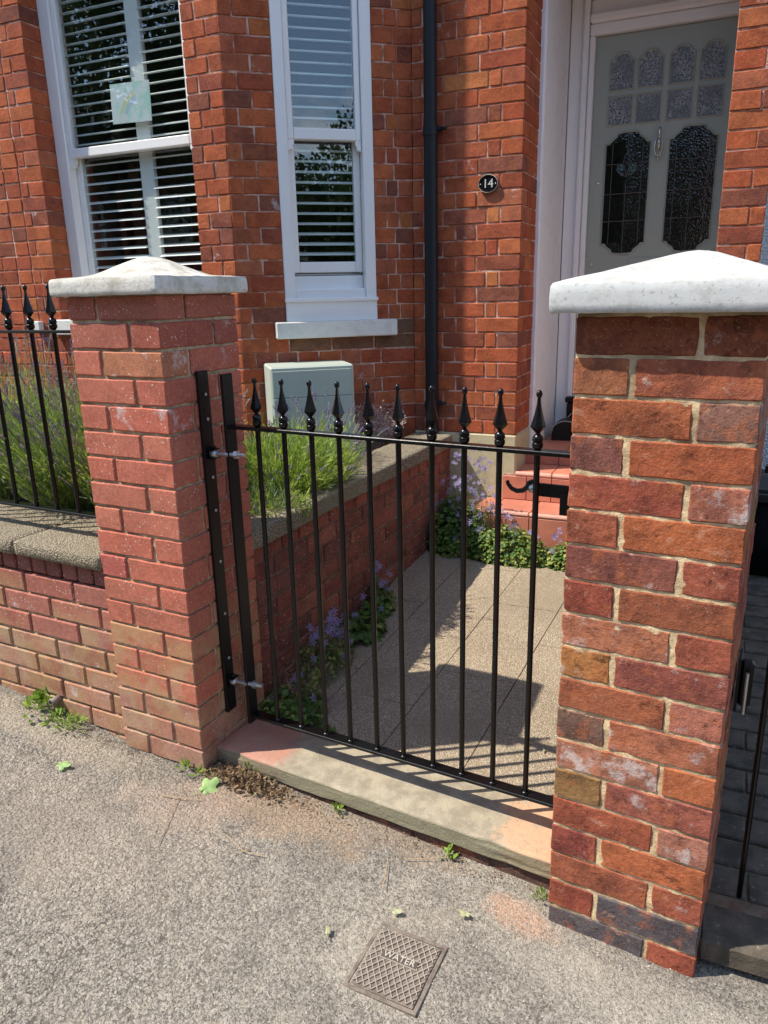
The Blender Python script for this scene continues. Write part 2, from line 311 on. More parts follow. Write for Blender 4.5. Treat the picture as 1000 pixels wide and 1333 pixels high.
M['slate'] = plain('slate_roof', (.08, .08, .09), .6, 0, .4, 0, 10, .01, .4)
M['far_brick'] = plain('far_brick', (.26, .10, .06), .9, 0, .2, 0, 20, .01, .5)
M['far_white'] = plain('far_white', (.7, .7, .68), .6)
M['far_glass'] = plain('far_glass', (.02, .025, .03), .05, 0, .8)
M['asphalt'] = gravelly('road_asphalt', (.06, .06, .058), (.12, .115, .11), (.03, .03, .03), 80, .005)
M['kerb'] = plain('kerb_stone', (.36, .35, .33), .85, 0, .2, 0, 40, .004, .3)

# ------------------------------------------------------------------ geometry helpers
def meta(o, label=None, cat=None, group=None, kind=None):
    if label: o['label'] = label
    if cat: o['category'] = cat
    if group: o['group'] = group
    if kind: o['kind'] = kind
    return o
def empty(name, loc=(0, 0, 0), rz=0.0, label=None, cat=None, group=None, kind=None, rot=None):
    o = bpy.data.objects.new(name, None); C.objects.link(o); o.location = loc; o.rotation_euler = rot or (0, 0, rz); o.empty_display_size = .05
    return meta(o, label, cat, group, kind)
def mesh(name, me, parent=None, loc=(0, 0, 0), rot=(0, 0, 0), col=None):
    o = bpy.data.objects.new(name, me); C.objects.link(o); o.location = loc; o.rotation_euler = rot
    if parent is not None: o.parent = parent
    if col is not None: o.color = col
    return o
def from_bm(bm, name, m, smooth=False):
    me = bpy.data.meshes.new(name); bm.normal_update(); bm.to_mesh(me); bm.free()
    for x in (m if isinstance(m, (list, tuple)) else [m]): me.materials.append(x)
    if smooth: me.polygons.foreach_set('use_smooth', [True]*len(me.polygons))
    return me
def pyd(name, V, F, m, smooth=False):
    me = bpy.data.meshes.new(name); me.from_pydata([tuple(v) for v in V], [], F); me.materials.append(m)
    if smooth: me.polygons.foreach_set('use_smooth', [True]*len(me.polygons))
    me.update(); return me
def add_box(bm, c, s, bev=0.0, rot=None, mi=0):
    r = bmesh.ops.create_cube(bm, size=1.0); vs = r['verts']
    Mx = Matrix.Translation(Vector(c)) @ (rot if rot is not None else Matrix()) @ Matrix.Diagonal((s[0], s[1], s[2], 1))
    bmesh.ops.transform(bm, matrix=Mx, verts=vs)
    fs = set(f for v in vs for f in v.link_faces)
    if bev:
        rr = bmesh.ops.bevel(bm, geom=list(set(e for f in fs for e in f.edges)), offset=bev, segments=1, affect='EDGES')
        fs = set(rr['faces']) | set(f for f in fs if f.is_valid)
    if mi:
        for f in fs: f.material_index = mi
def box(name, lo, hi, m, parent=None, bev=0.0, loc=(0, 0, 0), rot=(0, 0, 0)):
    bm = bmesh.new(); lo = Vector(lo); hi = Vector(hi); add_box(bm, (lo+hi)/2, hi-lo, bev)
    return mesh(name, from_bm(bm, name, m), parent, loc, rot)
def add_tube(bm, pts, r, n=8, caps=True):
    pts = [Vector(p) for p in pts]; rings = []; rr = r if isinstance(r, (list, tuple)) else [r]*len(pts)
    up = None
    for i, p in enumerate(pts):
        d = (pts[min(i+1, len(pts)-1)] - pts[max(i-1, 0)]).normalized()
        if up is None or abs(d.dot(up)) > .95: up = Vector((0, 0, 1)) if abs(d.z) < .9 else Vector((1, 0, 0))
        a = d.cross(up).normalized(); b = a.cross(d).normalized(); up = b
        rings.append([bm.verts.new(p + (a*math.cos(2*math.pi*k/n) + b*math.sin(2*math.pi*k/n))*rr[i]) for k in range(n)])
    for i in range(len(rings)-1):
        for k in range(n): bm.faces.new((rings[i][k], rings[i][(k+1) % n], rings[i+1][(k+1) % n], rings[i+1][k]))
    if caps: bm.faces.new(rings[0][::-1]); bm.faces.new(rings[-1])
def tube(name, pts, r, m, parent=None, n=10, smooth=True, **k):
    bm = bmesh.new(); add_tube(bm, pts, r, n); bmesh.ops.recalc_face_normals(bm, faces=bm.faces)
    me = from_bm(bm, name, m, smooth)
    if smooth: autosmooth(me)
    return mesh(name, me, parent, **k)
def autosmooth(me, ang=30):
    try: me.set_sharp_from_angle(angle=rad(ang))
    except Exception: pass
def add_lathe(bm, prof, n=16, at=(0, 0, 0)):
    at = Vector(at); rings = []
    for r, z in prof: rings.append([bm.verts.new(at + Vector((r*math.cos(2*math.pi*k/n), r*math.sin(2*math.pi*k/n), z))) for k in range(n)])
    for i in range(len(rings)-1):
        for k in range(n): bm.faces.new((rings[i][k], rings[i][(k+1) % n], rings[i+1][(k+1) % n], rings[i+1][k]))
    bm.faces.new(rings[0][::-1]); bm.faces.new(rings[-1])
def prism(poly, y0, y1, plane='xz'):
    """extrude polygon of (a, z) between y0 and y1 -> bm"""
    bm = bmesh.new(); f = [bm.verts.new((a, y0, z)) for a, z in poly]; b = [bm.verts.new((a, y1, z)) for a, z in poly]
    n = len(poly); bm.faces.new(f); bm.faces.new(b[::-1])
    for i in range(n): bm.faces.new((f[i], b[i], b[(i+1) % n], f[(i+1) % n]))
    bmesh.ops.recalc_face_normals(bm, faces=bm.faces); return bm
def text_mesh(txt, size, extrude, m, name):
    cu = bpy.data.curves.new(name, 'FONT'); cu.body = txt; cu.size = size; cu.extrude = extrude; cu.align_x = 'CENTER'; cu.align_y = 'CENTER'; cu.resolution_u = 3
    o = bpy.data.objects.new(name, cu); C.objects.link(o); dg = bpy.context.evaluated_depsgraph_get()
    me = bpy.data.meshes.new_from_object(o.evaluated_get(dg)); bpy.data.objects.remove(o); me.materials.clear(); me.materials.append(m); return me

# ------------------------------------------------------------------ bricks
_bc = {}
def brick_mesh(l, d, h, m, var=0, rough=.0012, bev=.004, fine=False):
    key = (round(l, 3), round(d, 3), round(h, 3), m.name, var, fine)
    if key in _bc: return _bc[key]
    bm = bmesh.new(); bmesh.ops.create_cube(bm, size=1.0); bmesh.ops.transform(bm, matrix=Matrix.Diagonal((l, d, h, 1)), verts=bm.verts)
    if fine:
        for ax, L in ((0, l), (1, d), (2, h)):
            k = max(1, int(L/(.014 if rough > .001 else .022)))
            for i in range(1, k):
                co = Vector((0, 0, 0)); co[ax] = -L/2 + L*i/k; no = Vector((0, 0, 0)); no[ax] = 1
                bmesh.ops.bisect_plane(bm, geom=bm.verts[:]+bm.edges[:]+bm.faces[:], plane_co=co, plane_no=no)
        ed = [e for e in bm.edges if len(e.link_faces) == 2 and e.calc_face_angle(0) > .5]
    else: ed = bm.edges[:]
    bmesh.ops.bevel(bm, geom=ed, offset=bev, segments=1, affect='EDGES')
    rr = random.Random(hash((round(l*1000), round(d*1000), var)) & 0xffff); off = Vector((rr.random()*9, rr.random()*9, rr.random()*9))
    for v in bm.verts:
        q = v.co*(28 if fine else 14) + off
        if fine:
            near = sum(1 for k, L in enumerate((l, d, h)) if abs(abs(v.co[k])-L/2) < bev*1.3)
            c_ = mn.noise(v.co*95+off*2)
            if near >= 2 and c_ > .2: v.co -= Vector([math.copysign(min(1, (c_-.2)*2.5)*rough*1.3, v.co[k]) if abs(abs(v.co[k])-L/2) < bev*1.3 else 0 for k, L in enumerate((l, d, h))])
        v.co += Vector((mn.noise(q), mn.noise(q+Vector((5, 1, 2))), mn.noise(q+Vector((2, 7, 3)))))*rough*2
    me = from_bm(bm, 'brick', m, True); autosmooth(me, 24); _bc[key] = me; return me

def tint(base, var=.15, a=1.0):
    f = 1 + R.uniform(-var, var); h = R.uniform(-.08, .08); return (base[0]*f, base[1]*f*(1+h), base[2]*f*(1+h), a)

# =================================================================== GROUND / SETTING
def gz(x, y):
    z = -.077 - .032*max(x, -.3) + .1*max(0.0, -x-.33)
    if x < -3: z = -.067 + .1*2.67
    z += .02*min(0.0, y)
    return z
def grid(name, xs, ys, f, m, kind='structure', smooth=True):
    nx, ny = len(xs), len(ys)
    V = [(x, y, f(x, y)) for y in ys for x in xs]
    F = [(j*nx+i, j*nx+i+1, (j+1)*nx+i+1, (j+1)*nx+i) for j in range(ny-1) for i in range(nx-1)]
    o = mesh(name, pyd(name, V, F, m, smooth)); meta(o, kind=kind); return o
def pavf(x, y):
    d = (mn.noise(Vector((x*2.1, y*2.1, 0)))*.006 + mn.noise(Vector((x*9, y*9, 3)))*.0022 + mn.noise(Vector((x*45, y*45, 7)))*.0012)
    return gz(x, y) + d
xs = list(np.arange(-6, -1.6, .4)) + list(np.arange(-1.6, 2.2, .014)) + list(np.arange(2.2, 8.1, .4))
ys = list(np.arange(-2.6, -1.0, .2)) + list(np.arange(-1.0, .32, .014))
pv = grid('pavement', xs, ys, pavf, M['tarmac']); pv['label'] = 'worn grey tarmac pavement in front of the gate'
kerb = empty('kerb', kind='structure')
for i in range(15): box('kerb_stone', (-6+i*.93, -2.76, -.3), (-6+i*.93+.92, -2.61, gz(-6+i*.93+.46, -2.6)), M['kerb'], kerb, .01)
grid('road', [-60, -7, 0, 9, 60], [-60, -9.4, -9, -6, -2.765], lambda x, y: -.26, M['asphalt'])
grid('ground', [-80, 80], [-80, 80], lambda x, y: -.42, M['soil'])

# garden bed soil, path base
def soilf(x, y): return .50 + mn.noise(Vector((x*4, y*4, 1)))*.02 + mn.noise(Vector((x*20, y*20, 4)))*.008
bed = grid('garden_soil', list(np.arange(-3.2, -.16, .05))+[-.17], list(np.arange(.25, 2.36, .05)), soilf, M['soil'])
def pathz(y): return -.055 + .085*(y-.3)*.72
pth = grid('garden_path', list(np.arange(-.05, 1.37, .05)), list(np.arange(.18, 2.45, .05)), lambda x, y: pathz(y)-.016, M['mortar_dark'])
# paving slabs of the path, courses skewed slightly to the house
k = .055
def slab_piece(x0, x1, y0, y1):
    bm = bmesh.new(); g = .0018; x0 += g; x1 -= g; y0 += g; y1 -= g
    n = 6; vs = []
    def P(x, y, z): return bm.verts.new((x + k*(y-.3) , y, pathz(y)+z))
    top = [[P(x0+(x1-x0)*i/n, y0+(y1-y0)*j/n, mn.noise(Vector((x0*3+i*.3, y0*3+j*.3, 2)))*.0015 + (0 if 0 < i < n and 0 < j < n else -.0008)) for i in range(n+1)] for j in range(n+1)]
    for j in range(n):
        for i in range(n): bm.faces.new((top[j][i], top[j][i+1], top[j+1][i+1], top[j+1][i]))
    bmesh.ops.extrude_edge_only
    e = [ed for ed in bm.edges if len(ed.link_faces) == 1]
    r = bmesh.ops.extrude_edge_only(bm, edges=e); bmesh.ops.translate(bm, vec=(0, 0, -.03), verts=[v for v in r['geom'] if isinstance(v, bmesh.types.BMVert)])
    bmesh.ops.recalc_face_normals(bm, faces=bm.faces)
    me = from_bm(bm, 'paving_slab', M['aggregate_path'], True); autosmooth(me, 20); mesh('paving_slab', me, pth)
for ci, (x0, x1) in enumerate([(-.10, .17), (.17, .462), (.462, .74), (.74, 1.03), (1.03, 1.31)]):
    y = .20 - [.1, .25, 0, .3, .15][ci]
    while y < 2.2:
        a, b = max(y, .19), min(y+.6, 2.2)
        if b-a > .05: slab_piece(x0, x1, a, b)
        y += .6

# =================================================================== BRICK PILLARS
def rotz(x, y, a): return (x*math.cos(a)-y*math.sin(a), x*math.sin(a)+y*math.cos(a))
LYAW, RYAW = -.0515, -.0914
LW = .327
lp = empty('brick_pillar', (0, 0, -.08), LYAW, 'pinkish red brick gate pillar with rough cream concrete cap, where the hinges are fixed', 'gate pillar', 'brick gate pillars')
def pinwheel(course, W, z):
    """bricks (x0,x1,y0,y1) in local frame, x in [-W,0] (front right corner at origin), y in [0,W]"""
    a, s = .102, W-.112
    if course % 2 == 0:   # front: header left, stretcher right
        return [(-s, 0, 0, a, 'S'), (-W, -s-.01, 0, s, 'H'), (-W, -W+s, W-a, W, 'S'), (-W+s+.01, 0, a+.01, W, 'H')]
    return [(-W, -W+s, 0, a, 'S'), (-a, 0, 0, s, 'H'), (-s, 0, s+.01, W, 'S'), (-W, -W+a, a+.01, W, 'H')]
def place_brick(parent, x0, x1, y0, y1, z0, z1, m, col, jit=.0012, rough=.0012, fine=False, var=None, bev=.004):
    l, d, h = x1-x0, y1-y0, z1-z0; turn = d > l*1.02
    me = brick_mesh(max(l, d), min(l, d), h, m, R.randrange(5) if var is None else var, rough, bev, fine)
    j = lambda: R.uniform(-jit, jit)
    o = mesh('brick', me, parent, ((x0+x1)/2+j(), (y0+y1)/2+j(), (z0+z1)/2+j()*.8), (0, 0, (math.pi/2 if turn else 0) + R.choice((0, math.pi))*(1 if fine else 0) + j()*3), col)
    return o
LZ = .08  # local z offset of world zero
def pillar_core(W, z0, z1, m, parent, ins):
    bm = bmesh.new(); add_box(bm, (-W/2, W/2, (z0+z1)/2), (W-2*ins, W-2*ins, z1-z0)); 
    bmesh.ops.subdivide_edges(bm, edges=[e for e in bm.edges if abs(e.verts[0].co.z-e.verts[1].co.z) > .1], cuts=150)
    bmesh.ops.subdivide_edges(bm, edges=[e for e in bm.edges if abs(e.verts[0].co.z-e.verts[1].co.z) < .001], cuts=14, use_grid_fill=True)
    for v in bm.verts:
        q = v.co*60; dx = mn.noise(q)*.0035; n = Vector((v.co.x+W/2, v.co.y-W/2, 0)); n = Vector((n.x/(W/2), n.y/(W/2), 0))
        if abs(n.x) > abs(n.y): v.co.x += dx*math.copysign(1, n.x)
        else: v.co.y += dx*math.copysign(1, n.y)
    mesh('mortar_core', from_bm(bm, 'mortar_core', m, True), parent)
pillar_core(LW, -.05, 1.342+LZ, M['mortar_pillar'], lp, .0070)
for c in range(19):            # course 0 at the top
    zt = 1.275 + .075 - c*.075 - .004; zb = zt - .067
    if c == 0: zt -= .006
    for (x0, x1, y0, y1, _) in pinwheel(c, LW, zb):
        base = (.53, .165, .105)
        if c < 2: base = (.40, .12, .08)
        if c in (16, 17, 18): base = (.44, .19, .13)
        if R.random() < .25: base = tuple(b*R.choice((.88, 1.06)) for b in base)
        a = 1.0
        if c in (2, 4) and y0 == 0 and x1 == 0: a = .62
        if c in (2, 1) and y0 > .05: a = .72
        place_brick(lp, x0, x1, y0, y1, zb+LZ, zt+LZ, M['brick_left'], tint(base, .05, a), fine=True, rough=.0008, jit=.0009, bev=.003)

def cap(name, W, o, z0, z1, zp, m, parent, ogee=False, peak=(0, 0), rgh=.0015):
    """square cap stone over a W pillar (front right corner at origin), overhang o"""
    L = W+2*o; n = 22; cx, cy = -W/2, W/2
    bm = bmesh.new(); V = {}
    def top(u, v):
        d = 1-max(abs(u-peak[0]*(1-abs(u))), abs(v-peak[1]*(1-abs(v))))
        if ogee:
            rr = min(1, math.hypot(u, v)); q = max(0.0, 1-rr); s = q*q*(3-2*q)
            return z1 + (zp-z1)*(.25*d + .75*s) 
        q = max(0, d); return z1 + (zp-z1)*(q - .06*max(0, q-.85)/.15)
    def rnd(p, amt=1): return Vector(p) + Vector((mn.noise(Vector(p)*22), mn.noise(Vector(p)*22+Vector((3, 3, 3))), mn.noise(Vector(p)*26+Vector((7, 3, 1)))))*rgh*amt*1.6
    def corner(u, v, s):
        # soften corner in plan
        e = .985 if max(abs(u), abs(v)) > .999 and min(abs(u), abs(v)) > .93 else 1.0
        return cx+u*L/2*s*e, cy+v*L/2*s*e
    G = [[None]*(n+1) for _ in range(n+1)]
    for j in range(n+1):
        for i in range(n+1):
            u, v = -1+2*i/n, -1+2*j/n; x, y = corner(u, v, .985); G[j][i] = bm.verts.new(rnd((x, y, top(u, v) + (0.0))))
    for j in range(n):
        for i in range(n): bm.faces.new((G[j][i], G[j][i+1], G[j+1][i+1], G[j+1][i]))
    loop = [(i, 0) for i in range(n)] + [(n, j) for j in range(n)] + [(n-i, n) for i in range(n)] + [(0, n-j) for j in range(n)]
    prev = [G[j][i] for i, j in loop]
    steps = [(1.0, z1-.005), (1.004, z1-(z1-z0)*.35), (1.006, z1-(z1-z0)*.7), (1.003, z0+.004), (.985, z0)]
    for s, z in steps:
        cur = []
        for i, j in loop:
            u, v = -1+2*i/n, -1+2*j/n; x, y = corner(u, v, s); cur.append(bm.verts.new(rnd((x, y, z))))
        for a in range(len(loop)): bm.faces.new((prev[a], prev[(a+1) % len(loop)], cur[(a+1) % len(loop)], cur[a]))
        prev = cur
    bm.faces.new(prev[::-1]); bmesh.ops.recalc_face_normals(bm, faces=bm.faces)
    me = from_bm(bm, name, m, True); autosmooth(me, 50); return mesh(name, me, parent)
cap('cap_stone', LW, .029, 1.343+LZ, 1.388+LZ, 1.447+LZ, M['cap_concrete'], lp, True)

R0 = (1.084, -.1189); RW = .328
# local frame of right pillar: use same convention, origin at FRONT RIGHT corner
rx, ry = rotz(RW, 0, RYAW)
RO = (R0[0]+rx, R0[1]+ry)
rp = empty('brick_pillar', (RO[0], RO[1], -.16), RYAW, 'old weathered brick gate pillar of mixed orange and purple bricks under a white painted cap', 'gate pillar', 'brick gate pillars')
RZ = .16
pillar_core(RW, -.04, 1.288+RZ, M['mortar_sand'], rp, .0032)
P_ = dict(dk=(.24, .075, .035), obr=(.42, .16, .075), rbr=(.40, .115, .06), org=(.44, .13, .055), gpu=(.31, .14, .10), pur=(.29, .115, .085), red=(.40, .105, .06), rst=(.44, .15, .095), orr=(.46, .13, .05), pbr=(.32, .115, .08), dred=(.32, .075, .045),
          gor=(.38, .125, .06), owh=(.48, .17, .09), ylw=(.50, .21, .07), pred=(.33, .10, .07), pnk=(.48, .19, .125), gry=(.23, .135, .095), opk=(.50, .18, .095), oht=(.54, .21, .12), oo=(.50, .145, .06), yb=(.31, .18, .07), rp=(.39, .12, .08), blu=(.14, .12, .125), drd=(.33, .085, .06))
RC = [('dk', 'dk', 0, .2), ('obr', 'rbr', 0, .25), ('org', 'gpu', 0, .2), ('pur', 'org', 0, 0), ('red', 'rst', .1, .75), ('rbr', 'orr', 0, 0), ('pbr', 'red', .15, .2), ('dred', 'gor', 0, 0), ('owh', 'red', .8, .1), ('ylw', 'pred', .35, .1), ('gor', 'pnk', 0, .2),  # first entry, the top course, has the cap's shadow in its colour
      ('gry', 'opk', 0, .3), ('oht', 'oo', 1.0, 0), ('yb', 'rp', 0, .25), ('rbr', 'pnk', .1, .4), ('drd', 'oo', 0, 0), ('rbr', 'red', 0, .05), ('red', 'blu', 0, 0), ('blu', 'red', 0, 0), ('dk', 'dk', 0, 0)]
for c in range(20):
    zt = 1.2095+.075 - c*.075 - .0030; zb = zt-.0690
    for (x0, x1, y0, y1, t_) in pinwheel(c+1, RW, zb):
        leftf = y0 == 0 and x0 <= -RW+.001; rightf = y0 == 0 and not leftf
        if leftf: col = P_[RC[c][0]]; a = 1-RC[c][2]*.9
        elif rightf: col = P_[RC[c][1]]; a = 1-RC[c][3]*.9
        else: col = R.choice(list(P_.values())); a = 1.0
        place_brick(rp, x0, x1, y0, y1, zb+RZ, zt+RZ, M['brick_right'], tint(col, .05, a), fine=True, rough=.0011, jit=.0011, var=R.randrange(12), bev=.0026)
cap('cap_stone', RW, .043, 1.289+RZ, 1.343+RZ, 1.402+RZ, M['cap_white'], rp, False, (.12, 0), .0008)

# =================================================================== STREET WALL + COPING
sw = empty('street_wall', (0, 0, -.1), LYAW, 'low brick wall with rough stone coping beside the pinkish pillar, under the black railing', 'wall')
WZ = .1; WOFF = .02; TH = .30
bm = bmesh.new(); add_box(bm, (-.327-1.3, WOFF+TH/2+.002, .25), (2.6, TH-.012, .57)); bmesh.ops.subdivide_edges(bm, edges=bm.edges, cuts=30, use_grid_fill=True)
for v in bm.verts:
    if v.co.y < .1: v.co.y += mn.noise(v.co*60)*.003
mesh('mortar_core', from_bm(bm, 'mortar_core', M['mortar_pillar'], True), sw)
def stretcher_course(parent, s_end, s_start, y0, z0, z1, off, L, gap, m, colf, dep=.10, **kw):
    """bricks from s_end (right) going left to s_start"""
    x = s_end + off
    while x > s_start:
        a, b = max(x-L, s_start), min(x, s_end)
        if b-a > .02: place_brick(parent, a, b, y0, y0+dep, z0, z1, m, colf(), **kw)
        x -= L+gap
colL = lambda zz: (lambda: tint((.42, .15, .11) if zz > .3 else (.43, .19, .12), .14, 1.0 if R.random() < .8 else .8))
for r_ in range(8):
    zt = .471 - .075*(r_-0) - .004 ; zb = zt-.067
    stretcher_course(sw, -.327, -2.1, WOFF, zb+WZ, zt+WZ, [.055, .165][r_ % 2], .219, .009, M['brick_left'], colL(zt), rough=.001)
stretcher_course(sw, -.327, -2.1, WOFF, .475+WZ, .530+WZ, -.004, .062, .009, M['brick_left'], lambda: tint((.27, .095, .075), .12), rough=.001)
def coping_slab(parent, x0, x1, y0, y1, z0, z1, m, name='coping_stone', rgh=.003):
    bm = bmesh.new(); add_box(bm, ((x0+x1)/2, (y0+y1)/2, (z0+z1)/2), (x1-x0, y1-y0, z1-z0), .007)
    bmesh.ops.subdivide_edges(bm, edges=[e for e in bm.edges if e.calc_length() > .04], cuts=14, use_grid_fill=True)
    for v in bm.verts:
        q = v.co*35; v.co += Vector((mn.noise(q)*.4, mn.noise(q+Vector((1, 5, 2))), mn.noise(q+Vector((6, 1, 2)))*.7))*rgh
    me = from_bm(bm, name, m, True); autosmooth(me, 60); return mesh(name, me, parent)
for a, b in ((-.716, -.329), (-1.32, -.724), (-1.93, -1.328)): coping_slab(sw, a, b, -.008, .335, .537+WZ, .587+WZ, M['coping'])
# weep pipe in wall foot
wp = empty('weep_pipe', (-.640, .045, .018), LYAW, 'small round grey pipe end poking through the foot of the low wall', 'pipe')
bm = bmesh.new(); add_lathe(bm, [(.0125, -.01), (.0125, .03), (.009, .03), (.009, -.005), (.001, -.005)], 14); bmesh.ops.rotate(bm, matrix=Matrix.Rotation(rad(90), 3, 'X'), verts=bm.verts)
mesh('pipe_end', from_bm(bm, 'pipe_end', plain('grey_pipe', (.22, .17, .14), .6), True), wp)
bm = bmesh.new(); add_box(bm, (0, 0, 0), (.014, .003, .014)); mesh('pipe_hole_shade', from_bm(bm, 'pipe_hole_shade', M['rubber']), wp, (0, -.006, 0))  # solid black block stands in for the shade inside the pipe

# =================================================================== FINIALS / RAILING
def finial_mesh():
    bm = bmesh.new()
    add_lathe(bm, [(.006, 0), (.009, .004), (.0115, .006), (.0125, .010), (.0125, .016), (.0105, .018), (.0105, .0195), (.0125, .021), (.0125, .026), (.0115, .031), (.008, .035), (.005, .037), (.005, .040)], 14)
    sp = [(.005, .039), (.0175, .053), (.0168, .056), (.0125, .070), (.0085, .086), (.0052, .102), (.0036, .118)]
    add_lathe(bm, sp, 6)
    ball = [(.0005, .1165), (.0045, .1185), (.0066, .123), (.0071, .1265), (.0060, .131), (.0034, .134), (.0004, .1350)]
    add_lathe(bm, ball, 12)
    me = from_bm(bm, 'finial', M['black_metal'], True); autosmooth(me, 32); return me
FIN = finial_mesh()
def bar_mesh(h, r=.0072):
    bm = bmesh.new(); add_tube(bm, [(0, 0, 0), (0, 0, h)], r, 12); me = from_bm(bm, 'bar', M['black_metal'], True); autosmooth(me, 50); return me
rl = empty('wall_railing', tuple(rotz(-.327, .12, LYAW))+(.587,), LYAW, 'black spear topped metal railing standing on the low wall in front of the lavender', 'railing')
rb = bar_mesh(1.242-.667)
box('rail', (-1.75, -.014, 1.238-.587), (.02, .014, 1.247-.587), M['black_metal'], rl, .0015)
box('rail', (-1.75, -.016, .662-.587), (.02, .016, .671-.587), M['black_metal'], rl, .0015)
for i in range(15):
    x = -.207-.1*i
    mesh('bar', rb, rl, (x, 0, .667-.587)); mesh('finial', FIN, rl, (x, 0, 1.247-.587), (0, 0, rad(15)))
for x in (-.05, -.9, -1.7): tube('foot', [(x, 0, -.01), (x, 0, .08)], .007, M['black_metal'], rl)

# =================================================================== GATE
GA = -.1   # slope of the gate plane
ga = math.atan(GA); GY = .160
def gw(x, z): return (x, GY + GA*(x-.05), z)
gate = empty('garden_gate', (.085, GY+GA*.035, .0), ga, 'black metal garden gate of ten upright bars with spear finials, closed between two pillars', 'gate')
gl_ = lambda x: (x-.085)/math.cos(ga)
bx = [.183, .273, .363, .449, .539, .624, .716, .801, .889, .979]
zt, zb0, zb1 = .982, .064, .081
LG = gl_(1.072)
box('top_rail', (0.004, -.016, zt-.006), (LG, .016, zt+.004), M['black_metal'], gate, .0015)
bm = bmesh.new()
for v in ((0.004, -.018, zb0-.006), (LG, -.018, zb1-.006), (LG, .018, zb1-.006), (0.004, .018, zb0-.006), (0.004, -.018, zb0+.004), (LG, -.018, zb1+.004), (LG, .018, zb1+.004), (0.004, .018, zb0+.004)): bm.verts.new(v)
bm.verts.ensure_lookup_table()
for f in ((0, 3, 2, 1), (4, 5, 6, 7), (0, 1, 5, 4), (1, 2, 6, 5), (2, 3, 7, 6), (3, 0, 4, 7)): bm.faces.new([bm.verts[i] for i in f])
bmesh.ops.bevel(bm, geom=bm.edges[:], offset=.0015, segments=1, affect='EDGES')
mesh('bottom_rail', from_bm(bm, 'bottom_rail', M['black_metal']), gate)
box('stile', (-.006, -.021, .036), (.004, .021, 1.128), M['satin_black'], gate, .0012)
box('stile', (LG, -.02, .06), (LG+.008, .02, 1.0), M['satin_black'], gate, .0012)
for x in bx:
    z0 = zb0 + (zb1-zb0)*(x-.085)/(1.072-.085)
    mesh('bar', bar_mesh(zt-z0), gate, (gl_(x), 0, z0)); f = mesh('finial', FIN, gate, (gl_(x), 0, zt+.003), (0, 0, rad(R.uniform(-10, 25))))
    bm = bmesh.new(); add_lathe(bm, [(.011, 0), (.0105, .002), (.0075, .006)], 12); mesh('weld', from_bm(bm, 'weld', M['black_metal'], True), gate, (gl_(x), 0, z0+.004))
# hinge plate on pillar
hp = empty('hinge_plate', tuple(rotz(.0015, .142, LYAW))+(.07,), LYAW, 'black flat hinge bar screwed to the pinkish brick pillar with eye bolts', 'hinge bar')
box('flat_bar', (0, -.022, .0), (.0095, .022, 1.066), M['satin_black'], hp, .001)
for z in (.18, .33, .50, .66, .76, .93, 1.0):
    bm = bmesh.new(); add_lathe(bm, [(.005, 0), (.005, .002), (.002, .0035)], 10); bmesh.ops.rotate(bm, matrix=Matrix.Rotation(rad(90), 3, 'Y'), verts=bm.verts)
    mesh('screw_head', from_bm(bm, 'screw_head', M['zinc'], True), hp, (.0095, .004, z))
for z in (.105, .832):
    e = empty('hinge_eye', (0, 0, 0)); e.parent = hp; bpy.data.objects.remove(e)
    ht = box('hinge_bracket', (.0095, -.018, z-.014), (.034, .018, z-.011), M['satin_black'], hp, .0005)
    box('bracket_tab', (.0095, -.018, z+.011), (.034, .018, z+.014), M['satin_black'], hp, .0005)
    bm = bmesh.new(); add_lathe(bm, [(.0045, -.018), (.0045, .018), (.008, .018), (.008, .022)], 12); mesh('hinge_pin', from_bm(bm, 'hinge_pin', M['satin_black'], True), hp, (.024, 0, z))
    bm = bmesh.new(); add_lathe(bm, [(.0125, -.010), (.0125, .010)], 16); mesh('eye_ring', from_bm(bm, 'eye_ring', M['zinc'], True), hp, (.024, 0, z))
    zz = z; yo = .014
    tube('eye_bolt', [(.030, .001, zz), (.125, .012, zz)], .0062, M['zinc'], hp, 12)
    bm = bmesh.new(); add_tube(bm, [(.092, .0085, zz), (.103, .0098, zz)], .0125, 6); mesh('nut', from_bm(bm, 'nut', M['zinc']), hp)
    bm = bmesh.new(); add_tube(bm, [(.067, .0055, zz), (.075, .0065, zz)], .0115, 6); mesh('nut', from_bm(bm, 'nut', M['zinc']), hp)
# latch on the right pillar
lt = empty('gate_latch', (1.05, .10, .84), ga, 'black curved gate latch with a round metal stud reaching from the old brick pillar', 'latch')
box('latch_arm', (-.085, .0, .027), (.05, .009, .058), M['satin_black'], lt, .0012)
box('latch_plate', (-.022, -.004, -.012), (.05, .0, .040), M['satin_black'], lt, .001)
pts = [(-.153, .004, .056), (-.151, .004, .048), (-.142, .004, .038), (-.128, .004, .033), (-.113, .004, .036), (-.103, .004, .045), (-.098, .004, .055), (-.092, .004, .058), (-.080, .004, .054)]
tube('latch_hook', pts, [.0045, .005, .0055, .006, .0062, .0065, .007, .0075, .008], M['satin_black'], lt, 8)
bm = bmesh.new(); bmesh.ops.create_uvsphere(bm, u_segments=14, v_segments=10, radius=.0105); mesh('stud', from_bm(bm, 'stud', M['zinc'], True), lt, (-.086, -.008, .046))

